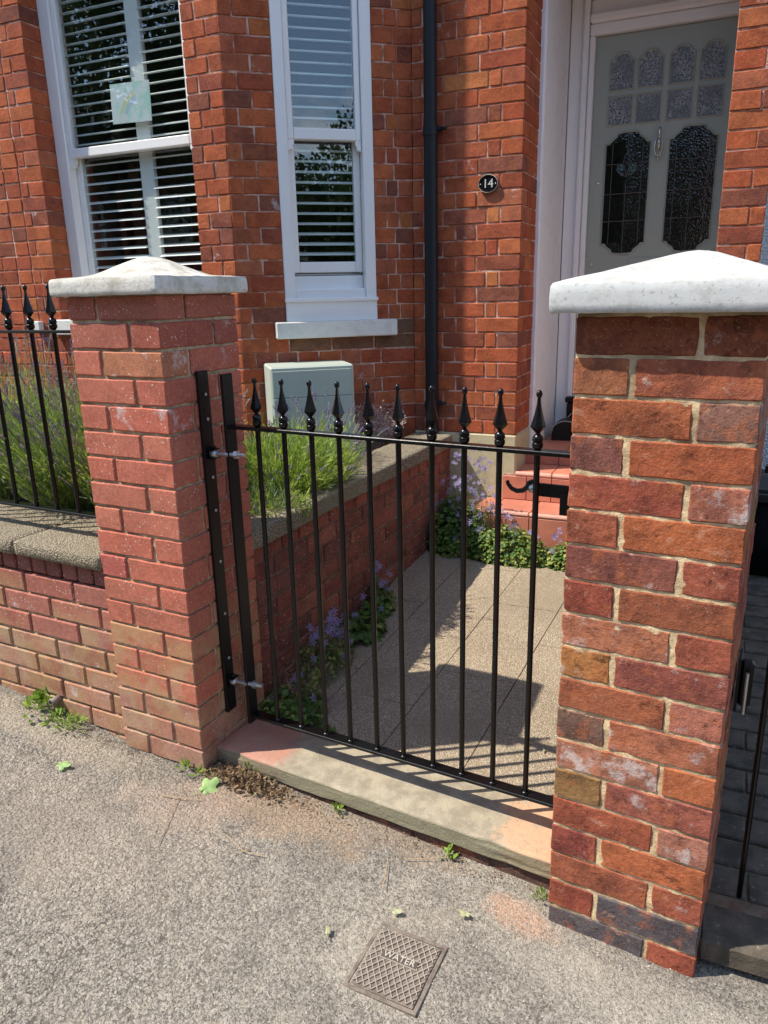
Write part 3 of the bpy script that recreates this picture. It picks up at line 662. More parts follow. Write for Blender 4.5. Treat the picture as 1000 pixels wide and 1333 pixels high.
# =================================================================== THRESHOLD SLAB
ts = empty('threshold_step', (0.004, .062, -.1), math.atan(-.096), 'stone threshold slab under the gate, painted pinkish at one end and orange at the other', 'doorstep')
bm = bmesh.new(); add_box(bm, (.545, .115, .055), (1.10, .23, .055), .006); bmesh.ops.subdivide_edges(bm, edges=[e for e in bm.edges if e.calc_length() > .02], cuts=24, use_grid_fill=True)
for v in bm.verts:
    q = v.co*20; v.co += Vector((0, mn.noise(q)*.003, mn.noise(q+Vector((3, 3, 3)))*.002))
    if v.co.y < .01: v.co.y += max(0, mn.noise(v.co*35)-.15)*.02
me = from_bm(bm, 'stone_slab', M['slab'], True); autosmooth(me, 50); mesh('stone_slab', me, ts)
for i in range(5): place_brick(ts, .02+i*.225, .235+i*.225, .012, .11, -.045, .024, M['brick_right'], tint((.16, .09, .07), .1), jit=.003)
box('mortar_bed', (0.0, .02, -.06), (1.1, .22, .026), M['mortar_dark'], ts)

# =================================================================== GARDEN RETAINING WALL (runs from the pillar to the house)
a0, a1 = (-.02, .325), (.032, 2.225)
gang = math.atan2(a1[1]-a0[1], a1[0]-a0[0])
gl = math.hypot(a1[0]-a0[0], a1[1]-a0[1])
gwl = empty('garden_wall', (a0[0], a0[1], 0), gang, 'brick retaining wall with rough stone coping running along the path to the house', 'wall')
# local x along wall, local +y points to -x world (into the bed); face at y=0
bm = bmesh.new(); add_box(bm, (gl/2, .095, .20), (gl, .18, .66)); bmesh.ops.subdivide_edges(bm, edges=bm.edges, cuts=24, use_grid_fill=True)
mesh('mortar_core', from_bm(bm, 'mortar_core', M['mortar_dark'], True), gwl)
for r_ in range(8):
    zt_ = .471-.075*r_-.004; x = -[.06, .17][r_ % 2]
    while x < gl:
        A_, B_ = max(0.0, x), min(x+.215, gl)
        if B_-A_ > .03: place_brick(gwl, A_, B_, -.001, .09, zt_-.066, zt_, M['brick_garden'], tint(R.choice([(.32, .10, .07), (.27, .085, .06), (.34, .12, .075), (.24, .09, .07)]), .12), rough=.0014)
        x += .225
x = .0
while x < gl-.02:
    B_ = min(x+.102, gl); place_brick(gwl, x, B_, -.002, .09, .475, .531, M['brick_garden'], tint((.33, .10, .065), .15), rough=.0014); x += .112
x = 0.0
for L in (.62, .60, .63): 
    coping_slab(gwl, x+.003, min(x+L, gl-.004), -.028, .19, .533, .602, M['coping'], rgh=.005); x += L+.004

# =================================================================== HOUSE
house = empty('brick_house', (0, 1.65, 0), 0, 'red brick house front with canted bay window and grey front door', 'house')
house.location = (0, 0, 0)
ZO = .004; allb = []   # collected bricks: (parent, world matrix info...)
def wallface(name, p0, p1, z0, z1, rows, z_first=None, depth=.03, mortar=True, openings=()):
    """rows(k) -> list of (s0, s1) brick spans for course k. p0->p1 left to right seen from outside."""
    p0 = np.array(p0); p1 = np.array(p1); L = np.linalg.norm(p1-p0); ux, uy = (p1-p0)/L; ang = math.atan2(uy, ux)
    root = empty(name, (p0[0], p0[1], 0), ang); root.parent = house
    bm = bmesh.new()
    segs = [(0, L, z0, z1)] if not openings else openings
    for (a, b, c, d) in segs: add_box(bm, ((a+b)/2, .16, (c+d)/2), (b-a, .30, d-c))
    # mortar body as the wall's own mesh, 4 mm behind brick faces
    me = from_bm(bm, name, M['mortar_house']); bo = mesh('mortar_core', me, root, (0, -.006, 0))
    k0 = int(round((z0-ZO)/.075)); k1 = int(round((z1-ZO)/.075))
    for k in range(k0, k1):
        for sp in rows(k):
            s0, s1 = sp[:2]; dp = sp[2] if len(sp) > 2 else depth
            zt_, zb_ = (k+1)*.075+ZO-.0035, k*.075+ZO+.0035
            if s1-s0 < .015: continue
            cx, cz = (s0+s1)/2, (zt_+zb_)/2
            P = (p0[0]+ux*cx, p0[1]+uy*cx, cz)
            allb.append([root, s0, s1, dp, zb_, zt_, P])
    return root
HB = [(.48, .118, .043), (.44, .102, .040), (.51, .136, .050), (.40, .093, .042), (.31, .084, .046), (.54, .17, .055), (.46, .130, .062), (.27, .085, .052)]
HWt = [5, 5, 4, 4, 2, .7, 3, 1.3]
g_ = .008
def spans(joints, jit=.004):
    j = [joints[0]] + [x+R.uniform(-jit, jit) for x in joints[1:-1]] + [joints[-1]]
    return [(a+(g_/2 if i else 0), b-(g_/2 if i < len(j)-2 else 0)) for i, (a, b) in enumerate(zip(j[:-1], j[1:]))]
def flem(L, k, right=True):
    """Flemish joints measured from the right hand end"""
    j = [0]; x = 0
    seq = [.223, .110, .223, .110] if k % 2 else [.110, .064, .223, .110, .223, .110]
    i = 0; n0 = len(seq)
    while x < L-.03:
        st = seq[i] if i < n0 else ([.223, .110][(i) % 2] if k % 2 else [.223, .110][(i) % 2])
        x += st; j.append(min(x, L)); i += 1
    if L-j[-2] < .05 and len(j) > 2: j.pop(-2)
    j[-1] = L
    return j
# main wall (between bay corner and porch pier)
C1 = (-.885, 1.653); C2 = (-.174, 2.227); PX = .389; ZT = 3.304
Lm = PX-C2[0]
def rows_main(k):
    j = [Lm-x for x in flem(Lm, k)][::-1]; sp = spans(j)
    a, b = sp[-1]; sp[-1] = (a, b, .102 if k % 2 else .215); return sp
wm = wallface('porch_wall', (C2[0], C2[1]), (PX, C2[1]), .604, ZT, rows_main, openings=[(0, Lm-.01, .604, ZT)])
# return of the pier (faces +x): from y=2.227 to 2.53
def rows_ret(k):
    D = .305; c0 = (.102 if k % 2 else .215)
    return [(c0+g_, D)] if k % 2 == 0 else [(c0+g_, .205), (.205+g_, D)]
wr = wallface('pier_return', (PX, C2[1]), (PX, C2[1]+.305), .604, ZT, rows_ret, openings=[(.02, .303, .604, ZT)])
# canted bay side
Lc = math.hypot(C2[0]-C1[0], C2[1]-C1[1]); O0, O1 = .236, .712; OZ0, OZ1 = 1.204, 3.1
def rows_cant(k):
    zc = (k+.5)*.075+ZO
    if OZ0-.085 < zc < OZ0:  # beside the sill
        out = spans([0, .06 if k % 2 else .13, .172]); out += spans([.812, Lc]); return out
    if OZ0 < zc < OZ1:
        if k % 2: return spans([0, .135, O0]) + spans([O1, .820, Lc])
        return spans([0, .067, O0]) + spans([O1, .775, .84, Lc])
    return spans([0, .07 if k % 2 else .135] + [x for x in (np.arange(.18, Lc-.1, .11) if k % 2 else np.arange(.245, Lc-.12, .222))] + [Lc])
wc = wallface('bay_side_wall', C1, C2, .379, ZT, rows_cant, openings=[(0, O0-.004, .379, ZT), (O1+.004, Lc, .379, ZT), (O0-.004, O1+.004, .379, OZ0-.02), (O0-.004, O1+.004, OZ1, ZT)])
# bay front: column, window opening, left column
XL, XR = -2.076, -1.088; BX0 = -3.6; BY = 1.653
def rows_bay(k):
    zc = (k+.5)*.075+ZO; s = lambda x: x-BX0; out = []
    inwin = 1.204 < zc < 3.1
    E_ = s(C1[0]); A = s(XL); B = s(XR)
    # left part
    j = [A]; x = A; seq = [.112, .06, .112, .225, .112] if k % 2 else [.17, .112, .112, .225, .112]
    i = 0
    while x > .1: x -= seq[i % 5]; j.append(max(x, 0)); i += 1
    if j[-1] > 0: j.append(0)
    sp = spans(j[::-1]); a, b = sp[-1]; sp[-1] = (a, b, .122)
    out += sp
    if not inwin:
        if zc > 1.204-.085 or zc > 3.1:
            if 1.204-.085 < zc < 1.204: pass
            else: out += spans([A, A+.2] + list(np.arange(A+.425, B-.05, .225)) + [B])
        else: out += spans([A, A+(.1 if k % 2 else .2)] + list(np.arange(A+(.325 if k % 2 else .425), B-.05, .225)) + [B])
    sp = spans([B, B+(.128 if k % 2 else .07), E_]); out += [(sp[0][0], sp[0][1], .10), sp[1]]
    return out
s_ = lambda x: x-BX0
wb = wallface('bay_front_wall', (BX0, BY), (C1[0], BY), .379, ZT, rows_bay, openings=[(0, s_(XL)-.006, .379, ZT), (s_(XR)+.006, s_(C1[0]), .379, ZT), (s_(XL)-.006, s_(XR)+.006, .379, 1.19), (s_(XL)-.006, s_(XR)+.006, 3.1, ZT)])
# right hand column of the porch
RX0, RX1, RY = 1.272, 1.450, 2.172
def rows_rc(k): return [( -.002, .100-.004, .10), (.104, RX1-RX0)] if k % 2 == 0 and False else (spans([0, .118, RX1-RX0]) if k % 2 else spans([0, RX1-RX0]))
wq = wallface('porch_side_pier', (RX0, RY), (RX1, RY), .604, ZT, rows_rc)
# wall above the porch opening
def rows_top(k): return spans([0] + list(np.arange(.11 if k % 2 else .22, .85, .225)) + [RX0-PX])
wt = wallface('porch_head_wall', (PX, C2[1]+.02), (RX0, C2[1]+.02), 3.004, ZT, rows_top)
# choose the 300 bricks that show largest
def score(b):
    P = b[6]; x, y, w_ = proj(P)
    if w_ < .1: return 0
    l = (b[2]-b[1]); ang = b[0].rotation_euler[2]; n = np.array([math.sin(ang), -math.cos(ang), 0]); v = CAM-np.array(P); v = v/np.linalg.norm(v)
    f = n @ v
    a = max(0, f)*l*.067*(FPX/w_)**2
    if not (-8 < x < 1008 and -8 < y < 1341): return a*1e-4
    if x > 745 and y > 325+abs(x-915)*.25: return a*1e-3
    if 70 < x < 320 and y > 345: return a*1e-3
    if y > 600: return a*1e-3
    return a
allb.sort(key=score, reverse=True)
rest_V, rest_F, rest_c = [], [], []
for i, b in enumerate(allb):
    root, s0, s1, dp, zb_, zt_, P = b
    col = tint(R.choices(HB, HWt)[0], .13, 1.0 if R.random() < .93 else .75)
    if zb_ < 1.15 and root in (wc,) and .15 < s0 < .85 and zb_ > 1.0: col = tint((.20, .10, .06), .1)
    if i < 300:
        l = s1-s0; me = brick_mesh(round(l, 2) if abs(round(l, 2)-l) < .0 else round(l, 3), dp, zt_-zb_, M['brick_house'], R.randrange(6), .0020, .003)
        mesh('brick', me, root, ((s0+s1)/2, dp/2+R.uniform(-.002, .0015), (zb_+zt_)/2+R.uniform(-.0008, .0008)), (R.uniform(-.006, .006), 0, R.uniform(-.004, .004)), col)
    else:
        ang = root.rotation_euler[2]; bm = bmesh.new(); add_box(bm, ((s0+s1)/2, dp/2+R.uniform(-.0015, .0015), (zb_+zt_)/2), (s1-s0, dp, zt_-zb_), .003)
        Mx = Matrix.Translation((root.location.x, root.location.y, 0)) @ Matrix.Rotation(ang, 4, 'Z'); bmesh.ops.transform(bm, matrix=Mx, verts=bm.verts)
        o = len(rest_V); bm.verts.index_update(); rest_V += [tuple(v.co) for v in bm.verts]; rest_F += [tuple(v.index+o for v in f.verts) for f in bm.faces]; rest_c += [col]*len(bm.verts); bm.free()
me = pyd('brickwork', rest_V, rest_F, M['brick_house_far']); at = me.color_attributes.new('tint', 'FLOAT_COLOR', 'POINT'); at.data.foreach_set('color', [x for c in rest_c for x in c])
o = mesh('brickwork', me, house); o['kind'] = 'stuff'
# stone plinth of the pier, below the bricks
box('plinth', (C2[0], C2[1]-.008, .0), (PX+.006, C2[1]+.30, .604), M['plinth'], house, .006)
# porch: plastered side walls, ceiling, floor, back
pw = box('plaster_wall', (PX-.2, C2[1]+.303, .3), (PX+.025, 3.2, 3.35), M['white_paint'], house, .01)
box('plaster_wall', (RX0+.004, RY+.2, .3), (RX1-.004, 3.2, 3.35), M['white_paint'], house, .01)
box('porch_ceiling', (PX-.1, C2[1]+.32, 3.0), (RX1+.1, 3.4, 3.06), M['white_paint'], house)
box('house_core', (-3.6, 2.6, -.3), (PX-.21, 6, 5.0), M['far_brick'], house)
box('house_core', (-.6, C2[1]+.004, ZT), (4.5, 6, 6.5), M['far_brick'], house)
bm = bmesh.new(); P5 = [(BX0, BY), (C1[0], BY), (C2[0], C2[1]), (C2[0], 3.2), (BX0, 3.2)]
lo_ = [bm.verts.new((x, y, ZT)) for x, y in P5]; hi_ = [bm.verts.new((x, y, 6.5)) for x, y in P5]; bm.faces.new(lo_[::-1]); bm.faces.new(hi_)
for i in range(5): bm.faces.new((lo_[i], lo_[(i+1) % 5], hi_[(i+1) % 5], hi_[i]))
mesh('upper_bay', from_bm(bm, 'upper_bay', M['far_brick']), house)
box('house_core', (RX1+.12, 2.9, -.3), (4.5, 6, 5.2), M['far_brick'], house)

# ---- steps and porch floor
st = empty('tiled_steps', (0, 0, 0), 0, 'orange terracotta tiled steps leading up to the porch and front door', 'steps')
def tiles(y0, y1, x0, x1, z, w_, parent, skip=0):
    x = x0
    while x < x1-.02:
        b_ = min(x+w_, x1); box('tile', (x+.002, y0+.002, z-.012), (b_-.002, y1-.002, z), M['tile'], parent, .0015); x += w_
SX0, SX1 = .33, 1.30
box('step_core', (.15, 1.975, -.1), (SX1, 2.3, .253), M['grout'], st); box('step_core', (SX0+.005, 2.215, -.1), (SX1, 2.56, .402), M['grout'], st); box('porch_base', (PX, 2.45, -.1), (SX1+.1, 3.12, .468), M['grout'], st)
tiles(2.0, 2.21, .145, SX1, .265, .195, st)
tiles(2.235, 2.50, SX0+.06, SX1, .414, .195, st)
for yy in (2.52, 2.72, 2.92): tiles(yy, yy+.2, PX+.026, SX1, .480, .19, st)
def riser(y, z0, z1, x0, x1, w_):
    x = x0
    while x < x1-.02:
        b_ = min(x+w_, x1); box('tile', (x+.002, y-.010, z0), (b_-.002, y, z1), M['tile'], st, .0015); x += w_
riser(1.973, .05, .243, .145, SX1, .195); riser(2.213, .268, .392, SX0, SX1, .131); riser(2.448, .416, .466, PX, SX1, .19)
for y_, z_, x0 in ((1.972, .255, .145), (2.212, .404, PX+.01)):
    x = x0
    while x < SX1-.03: tube('bullnose_tile', [(x+.002, y_+.002, z_), (min(x+.19, SX1)-.002, y_+.002, z_)], .0135, M['tile_edge'], st, 10); x += .195

# ---- front door
DY = 3.13
dr = empty('front_door', (0, 0, 0)); dr.parent = house
# frame parts
def fbox(lo, hi, n='door_frame', m='frame_paint', bev=.004): return box(n, lo, hi, M[m], dr, bev)
FZ = 2.648
fbox((PX+.03, DY-.035, .45), (.485, DY+.05, 3.0)); fbox((.487, DY-.06, .45), (.520, DY+.05, 3.0), bev=.01); fbox((.522, DY-.03, .45), (.552, DY+.05, FZ), bev=.006)
fbox((.5225, DY-.032, FZ+.001), (1.36, DY+.05, FZ+.055), 'transom'); fbox((.522, DY-.062, FZ+.056), (1.36, DY+.05, FZ+.10), 'transom', bev=.01); 
fbox((.522, DY-.02, FZ+.101), (1.36, DY+.05, FZ+.17), 'fanlight_rail'); fbox((.522, DY-.02, FZ+.172), (.60, DY+.05, 3.0), 'fanlight_stile')
box('fanlight_pane', (.60, DY+.01, FZ+.17), (1.36, DY+.016, 3.0), M['dark_glass_smooth'], dr)
fbox((1.352, DY-.03, .45), (1.40, DY+.05, 3.0))
# door leaf, with recessed panes: leaf built as a polygon grid with openings as separate raised mouldings
box('door_leaf', (.553, DY+.004, .48), (1.35, DY+.045, FZ-.002), M['door_paint'], dr, .002)
def arch_pane(x0, x1, z0, zs, zt_, kind):
    """outline of pane: square bottom, shouldered arch top"""
    w_ = x1-x0; pts = [(x0, z0), (x1, z0), (x1, zs)]
    a0, a1 = x0+w_*.20, x1-w_*.20; 
    pts += [(x1-w_*.06, zs+.002), (a1+.004, zs+.006), (a1, zs+(zt_-zs)*.45)]
    for t in (20, 45, 70, 90, 110, 135, 160):
        pts.append(((x0+x1)/2 + (a1-a0)/2*math.cos(rad(t)), zs+(zt_-zs)*.45 + (zt_-zs)*.55*math.sin(rad(t))))
    pts += [(a0, zs+(zt_-zs)*.45), (a0-.004, zs+.006), (x0+w_*.06, zs+.002), (x0, zs)]
    return pts
def inset(pts, d):
    n = len(pts); out = []
    for i in range(n):
        p = Vector(pts[i]); a = (p-Vector(pts[i-1])); b = (Vector(pts[(i+1) % n])-p)
        a = a.normalized() if a.length > 1e-6 else a; b = b.normalized() if b.length > 1e-6 else b
        na, nb = Vector((-a.y, a.x)), Vector((-b.y, b.x)); m_ = (na+nb); m_ = m_.normalized() if m_.length > 1e-6 else na
        out.append(tuple(p+m_*d))
    return out
def ring(name, pts, dout, y0, y1, m, parent):
    """moulding ring around a pane outline"""
    o_ = inset(pts, -dout); n = len(pts); bm = bmesh.new()
    A = [bm.verts.new((x, y0, z)) for x, z in o_]; B = [bm.verts.new((x, y1, z)) for x, z in o_]
    A2 = [bm.verts.new((x*.5+u*.5, y0-.004, z*.5+v*.5)) for (x, z), (u, v) in zip(o_, pts)]; Cc = [bm.verts.new((x, y0+.003, z)) for x, z in pts]; D = [bm.verts.new((x, y1, z)) for x, z in pts]
    for i in range(n):
        j = (i+1) % n
        for P, Q in ((B, A), (A, A2), (A2, Cc), (Cc, D)): bm.faces.new((P[i], P[j], Q[j], Q[i]))
    bmesh.ops.recalc_face_normals(bm, faces=bm.faces); mesh(name, from_bm(bm, name, m), parent)
def pane(pts, m, y=DY+.0025, name='pane'):
    mesh(name, from_bm(prism(pts, y, y+.002), name, M[m]), dr)
colsx = [(.640, .757), (.788, .905), (.947, 1.060), (1.098, 1.212)]
for i, (a, b) in enumerate(colsx):
    p1 = arch_pane(a, b, 2.378, 2.512, 2.548, 0); pane(p1, 'frosted'); ring('pane_moulding', p1, .012, DY-.001, DY+.006, M['door_paint'], dr)
    a2, b2 = a, b; p2 = [(a2, 2.203), (b2, 2.203), (b2, 2.339), (a2, 2.339)]; pane(p2, 'frosted'); ring('pane_moulding', p2, .012, DY-.001, DY+.006, M['door_paint'], dr)
for i, (a, b) in enumerate(((.638, .869), (.974, 1.209))):
    w_ = b-a; zt_, zs, zb_, zs2 = 2.157, 2.102, 1.528, 1.582; q = .055
    def sh(z_s, z_t, sgn):
        return [(b, z_s), (b-.018, z_s), (b-.03, z_s+sgn*.016), (b-.055, z_s+sgn*.034), (b-.062, z_t-sgn*.004), (b-.085, z_t), (a+.085, z_t), (a+.062, z_t-sgn*.004), (a+.055, z_s+sgn*.034), (a+.03, z_s+sgn*.016), (a+.018, z_s), (a, z_s)]
    top = sh(zs, zt_, 1); bot = sh(zs2, zb_, -1)[::-1]
    pts = bot + top
    pane(pts, 'dark_glass'); ring('pane_moulding', pts, .010, DY-.001, DY+.006, M['door_paint'], dr)
    if i == 0: pane([(a+.002, zs2+.003), (a+.105, zs2+.003), (a+.105, 1.86), (a+.105, zs+.02), (a+.002, zs-.003)], 'dark_glass_smooth', DY+.0012)
    # lead cames
    bm = bmesh.new(); cx = (a+b)/2; yy = DY-.0005
    L_ = [((cx, zb_), (cx, 1.90)), ((cx, 2.05), (cx, zt_)), ((a, 2.0), (cx-.035, 2.0)), ((cx+.035, 2.0), (b, 2.0)), ((a, 1.845), (b, 1.845)), ((a, 1.70), (b, 1.70)), ((a+.035, zs2), (a+.035, zs)), ((b-.035, zs2), (b-.035, zs))]
    for (x0, z0), (x1, z1) in L_: add_tube(bm, [(x0, yy, z0), (x1, yy, z1)], .0022, 5)
    for sgn in (-1, 1):
        add_tube(bm, [(cx, yy, 2.06), (cx+sgn*.016, yy, 2.03), (cx+sgn*.018, yy, 2.0), (cx+sgn*.008, yy, 1.965), (cx, yy, 1.94)], .0022, 5)
        add_tube(bm, [(cx+sgn*.018, yy, 2.0), (cx+sgn*.05, yy, 1.995), (cx+sgn*.055, yy, 1.97), (cx+sgn*.03, yy, 1.94), (cx, yy, 1.935)], .0022, 5)
    mesh('lead_came', from_bm(bm, 'lead_came', M['lead']), dr)
    if i == 0:
        for sgn in (-1, 1): mesh('stained_petal', from_bm(prism([(cx+sgn*.018, 1.998), (cx+sgn*.05, 1.993), (cx+sgn*.053, 1.97), (cx+sgn*.03, 1.942), (cx+sgn*.01, 1.942)], DY-.0003, DY+.003), 'stained_petal', M['green_glass']), dr)
# raised rail lines on the door
fbox((.79, DY-.002, 1.20), (1.06, DY+.006, 1.50), 'door_panel', 'door_paint', .003)
# knocker
bm = bmesh.new(); kx, ky = .916, DY-.012
add_tube(bm, [(kx, ky+.01, 2.165), (kx, ky, 2.15), (kx, ky-.004, 2.13), (kx, ky, 2.11)], [.007, .009, .005, .010], 10)
add_tube(bm, [(kx, ky-.006, 2.115), (kx-.019, ky-.012, 2.095), (kx-.022, ky-.014, 2.06), (kx-.013, ky-.014, 2.03), (kx, ky-.014, 2.022), (kx+.013, ky-.014, 2.03), (kx+.022, ky-.014, 2.06), (kx+.019, ky-.012, 2.095), (kx, ky-.006, 2.115)], .0036, 8)
add_tube(bm, [(kx, ky-.004, 2.115), (kx, ky-.004, 2.085), (kx, ky, 2.05)], [.006, .011, .004], 8); add_tube(bm, [(kx, ky, 2.022), (kx, ky, 2.0)], [.007, .003], 8)
mesh('knocker', from_bm(bm, 'knocker', M['chrome'], True), dr)
for x, z, r_ in ((.601, 1.904, .011), (.584, 1.467, .011)):
    bm = bmesh.new(); add_lathe(bm, [(r_, 0), (r_, .004), (r_*.7, .006)], 16); bmesh.ops.rotate(bm, matrix=Matrix.Rotation(rad(90), 3, 'X'), verts=bm.verts); mesh('lock', from_bm(bm, 'lock', M['chrome'], True), dr, (x, DY+.004, z))

# ---- windows
def window(name, root_p, ang, s0, s1, z0, z1, zr0, zr1, yf, slats_dir=1, outer=.06, lower_raise=.0, horn=True, panels=2, rightpad=0):
    """sash window; local x along wall, y into house"""
    W = empty(name, root_p, ang); W.parent = house; L = s1-s0
    def b(n, lo, hi, m='pvc', bev=.003): return box(n, (s0+lo[0], yf+lo[1], lo[2]), (s0+hi[0], yf+hi[1], hi[2]), M[m], W, bev)
    f = outer
    b('window_frame', (0, 0, z0), (f, .10, z1)); b('window_frame', (L-f, 0, z0), (L, .10, z1)); b('window_frame', (f, .01, z0), (L-f, .10, z0+.045))
    # upper sash
    a = f+.002; sw_ = .028
    b('sash_stile', (a, .014, zr0), (a+sw_, .05, z1)); b('sash_stile', (L-a-sw_, .014, zr0), (L-a, .05, z1)); b('meeting_rail', (a+sw_, .012, zr0), (L-a-sw_, .05, zr1), bev=.004)
    b('pane', (a+sw_, .03, zr1), (L-a-sw_, .034, z1), 'glass', 0)
    # lower sash, set back, possibly raised open a little
    zl = z0+.045+lower_raise; 
    b('sash_stile', (a, .056, zl), (a+.034, .094, zr1)); b('sash_stile', (L-a-.034, .056, zl), (L-a, .094, zr1)); b('bottom_rail', (a+.034, .056, zl), (L-a-.034, .094, zl+.052), bev=.004); b('sash_rail', (a+.034, .056, zr0+.005), (L-a-.034, .094, zr1), bev=.004)
    b('pane', (a+.034, .07, zl+.052), (L-a-.034, .074, zr0+.005), 'glass', 0)
    if lower_raise: b('sill_board', (a, .058, z0+.04), (L-a, .085, z0+.112))
    for x0_, sg in ((a, 1), (L-a, -1)):   # sash horns
        pl_ = [(x0_, zr0), (x0_+sg*.03, zr0), (x0_+sg*.029, zr0-.018), (x0_+sg*.022, zr0-.028), (x0_+sg*.022, zr0-.040), (x0_, zr0-.048)]
        if sg < 0: pl_ = pl_[::-1]
        mesh('sash_horn', from_bm(prism([(s0+p, q) for p, q in pl_], yf+.016, yf+.048), 'sash_horn', M['pvc']), W)
    return W
def shutters(W, s0, s1, z0, z1, y, n, ang_deg, stiles, pitch, m='shutter', wdt=.064):
    for a, b in stiles: box('shutter_stile', (a, y-.014, z0), (b, y+.014, z1), M[m], W, .003)
    inner = [(stiles[i][1], stiles[i+1][0]) for i in range(len(stiles)-1)]
    for a, b in inner:
        z = z0+.02
        if b-a < .05: continue
        bm = bmesh.new(); add_tube(bm, [(a, 0, 0), (b, 0, 0)], .5, 8); bmesh.ops.transform(bm, matrix=Matrix.Diagonal((1, wdt, .010, 1)), verts=bm.verts); bmesh.ops.recalc_face_normals(bm, faces=bm.faces)
        me = from_bm(bm, 'slat', M[m], True); autosmooth(me, 50)
        while z < z1:
            mesh('slat', me, W, (0, y, z), (rad(ang_deg+R.uniform(-1.5, 1.5)), 0, 0)); z += pitch
def darkroom(W, s0, s1, z0, z1, y0, y1):  # shallow black box painting the unlit interior behind the slats
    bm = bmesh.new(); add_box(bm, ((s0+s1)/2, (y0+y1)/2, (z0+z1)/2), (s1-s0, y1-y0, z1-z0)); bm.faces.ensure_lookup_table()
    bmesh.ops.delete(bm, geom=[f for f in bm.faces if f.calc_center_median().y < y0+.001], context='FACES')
    bmesh.ops.reverse_faces(bm, faces=bm.faces[:]); mesh('room_shade_box', from_bm(bm, 'room_shade_box', M['dark_room']), W)
# bay front window
W1 = window('bay_window', (BX0, BY, 0), 0, s_(XL), s_(XR), 1.235, 3.1, 2.072, 2.118, .118, outer=.075)
shutters(W1, 0, 1, 1.25, 2.08, .118+.10, 12, 15, [(s_(-2.06), s_(-2.015)), (s_(-1.585), s_(-1.495)), (s_(-1.10), s_(-1.06))], .0485)
shutters(W1, 0, 1, 2.13, 3.1, .118+.10, 12, 15, [(s_(-2.06), s_(-2.015)), (s_(-1.585), s_(-1.495)), (s_(-1.10), s_(-1.06))], .0485)
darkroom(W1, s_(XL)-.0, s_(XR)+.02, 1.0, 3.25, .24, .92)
box('sill', (s_(XL)-.05, -.045, 1.150), (s_(XR)+.05, .16, 1.232), M['sill'], W1, .005)
# canted window
angc = math.atan2(C2[1]-C1[1], C2[0]-C1[0])
W2 = window('bay_window', (C1[0], C1[1], 0), angc, O0, O1, 1.315, 3.1, 2.055, 2.107, -.002, outer=.055, lower_raise=.083)
box('frame_sill', (O0-.0, -.012, 1.203), (O1+.0, .10, 1.313), M['pvc'], W2, .004)
box('frame_sill', (O0-.004, -.022, 1.299), (O1+.004, -.004, 1.318), M['pvc'], W2, .003)
box('sill', (.176, -.052, 1.123), (.808, .09, 1.205), M['sill'], W2, .005)
shutters(W2, 0, 1, 1.42, 2.05, .105, 12, 15, [(O0+.02, O0+.07), (O1-.07, O1-.02)], .0485)
shutters(W2, 0, 1, 2.10, 3.1, .105, 12, 15, [(O0+.02, O0+.07), (O1-.07, O1-.02)], .0485)
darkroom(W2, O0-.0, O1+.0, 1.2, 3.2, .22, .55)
# child's rainbow picture taped inside the bay window
def rainbow():
    g = NT('rainbow_drawing'); v = g.obj(); c = (.74, .80, .82)
    c = g.mix(g.ramp(g.noise(v, 14, 3), .45, .6), c, (.50, .76, .70))
    d = g.n('ShaderNodeVectorMath', 1, operation='LENGTH', i_0=g.vm('SUBTRACT', v, (.07, 0, -.09)))
    for i, col in enumerate([(.75, .62, .30), (.70, .70, .40), (.45, .68, .55), (.40, .55, .75), (.55, .45, .70)]):
        r0 = .148-.0095*i; f = g.math('MULTIPLY', g.math('GREATER_THAN', d, r0-.009), g.math('LESS_THAN', d, r0)); x = g.n('ShaderNodeSeparateXYZ', 0, i_0=v)
        f = g.math('MULTIPLY', f, g.math('LESS_THAN', x, .035)); c = g.mix(g.math('MULTIPLY', f, .75), c, col)
    e = g.n('ShaderNodeVectorMath', 1, operation='LENGTH', i_0=g.vm('MULTIPLY', g.vm('SUBTRACT', v, (-.055, 0, -.07)), (1, 1, 1.6)))
    c = g.mix(g.math('LESS_THAN', e, .034), c, (.72, .76, .76))
    return g.done(c, .7)
pc = box('paper_drawing', (-.128, -.001, -.093), (.128, .001, .093), rainbow()); pc.location = (-1.565, BY+.118+.045, 2.305); pc.rotation_euler = (0, rad(1.5), 0)
meta(pc, 'pale paper with a child drawn rainbow taped inside the upper bay window pane', 'drawing')

# number plaque
pq = empty('number_plaque', (.224, C2[1]-.002, 1.833), 0, 'oval black number 14 plaque with silver rim on the brick wall beside the porch', 'house number')
def oval(rx_, rz_, n=28): return [(rx_*math.cos(2*math.pi*i/n), rz_*math.sin(2*math.pi*i/n)) for i in range(n)]
mesh('plate', from_bm(prism(oval(.050, .042), -.012, .0), 'plate', M['plaque']), pq)
ring('rim', oval(.0465, .0385), .003, -.0135, -.011, M['silver'], pq)
for ch, x in (('1', -.013), ('4', .014)):
    mesh('digit', text_mesh(ch, .056, .001, M['silver'], 'digit'), pq, (x, -.0135, -.001), (rad(90), 0, 0))
for x in (-.038, .038):
    bm = bmesh.new(); bmesh.ops.create_uvsphere(bm, u_segments=8, v_segments=6, radius=.003); mesh('screw_head', from_bm(bm, 'screw_head', M['silver'], True), pq, (x, -.013, -.001))

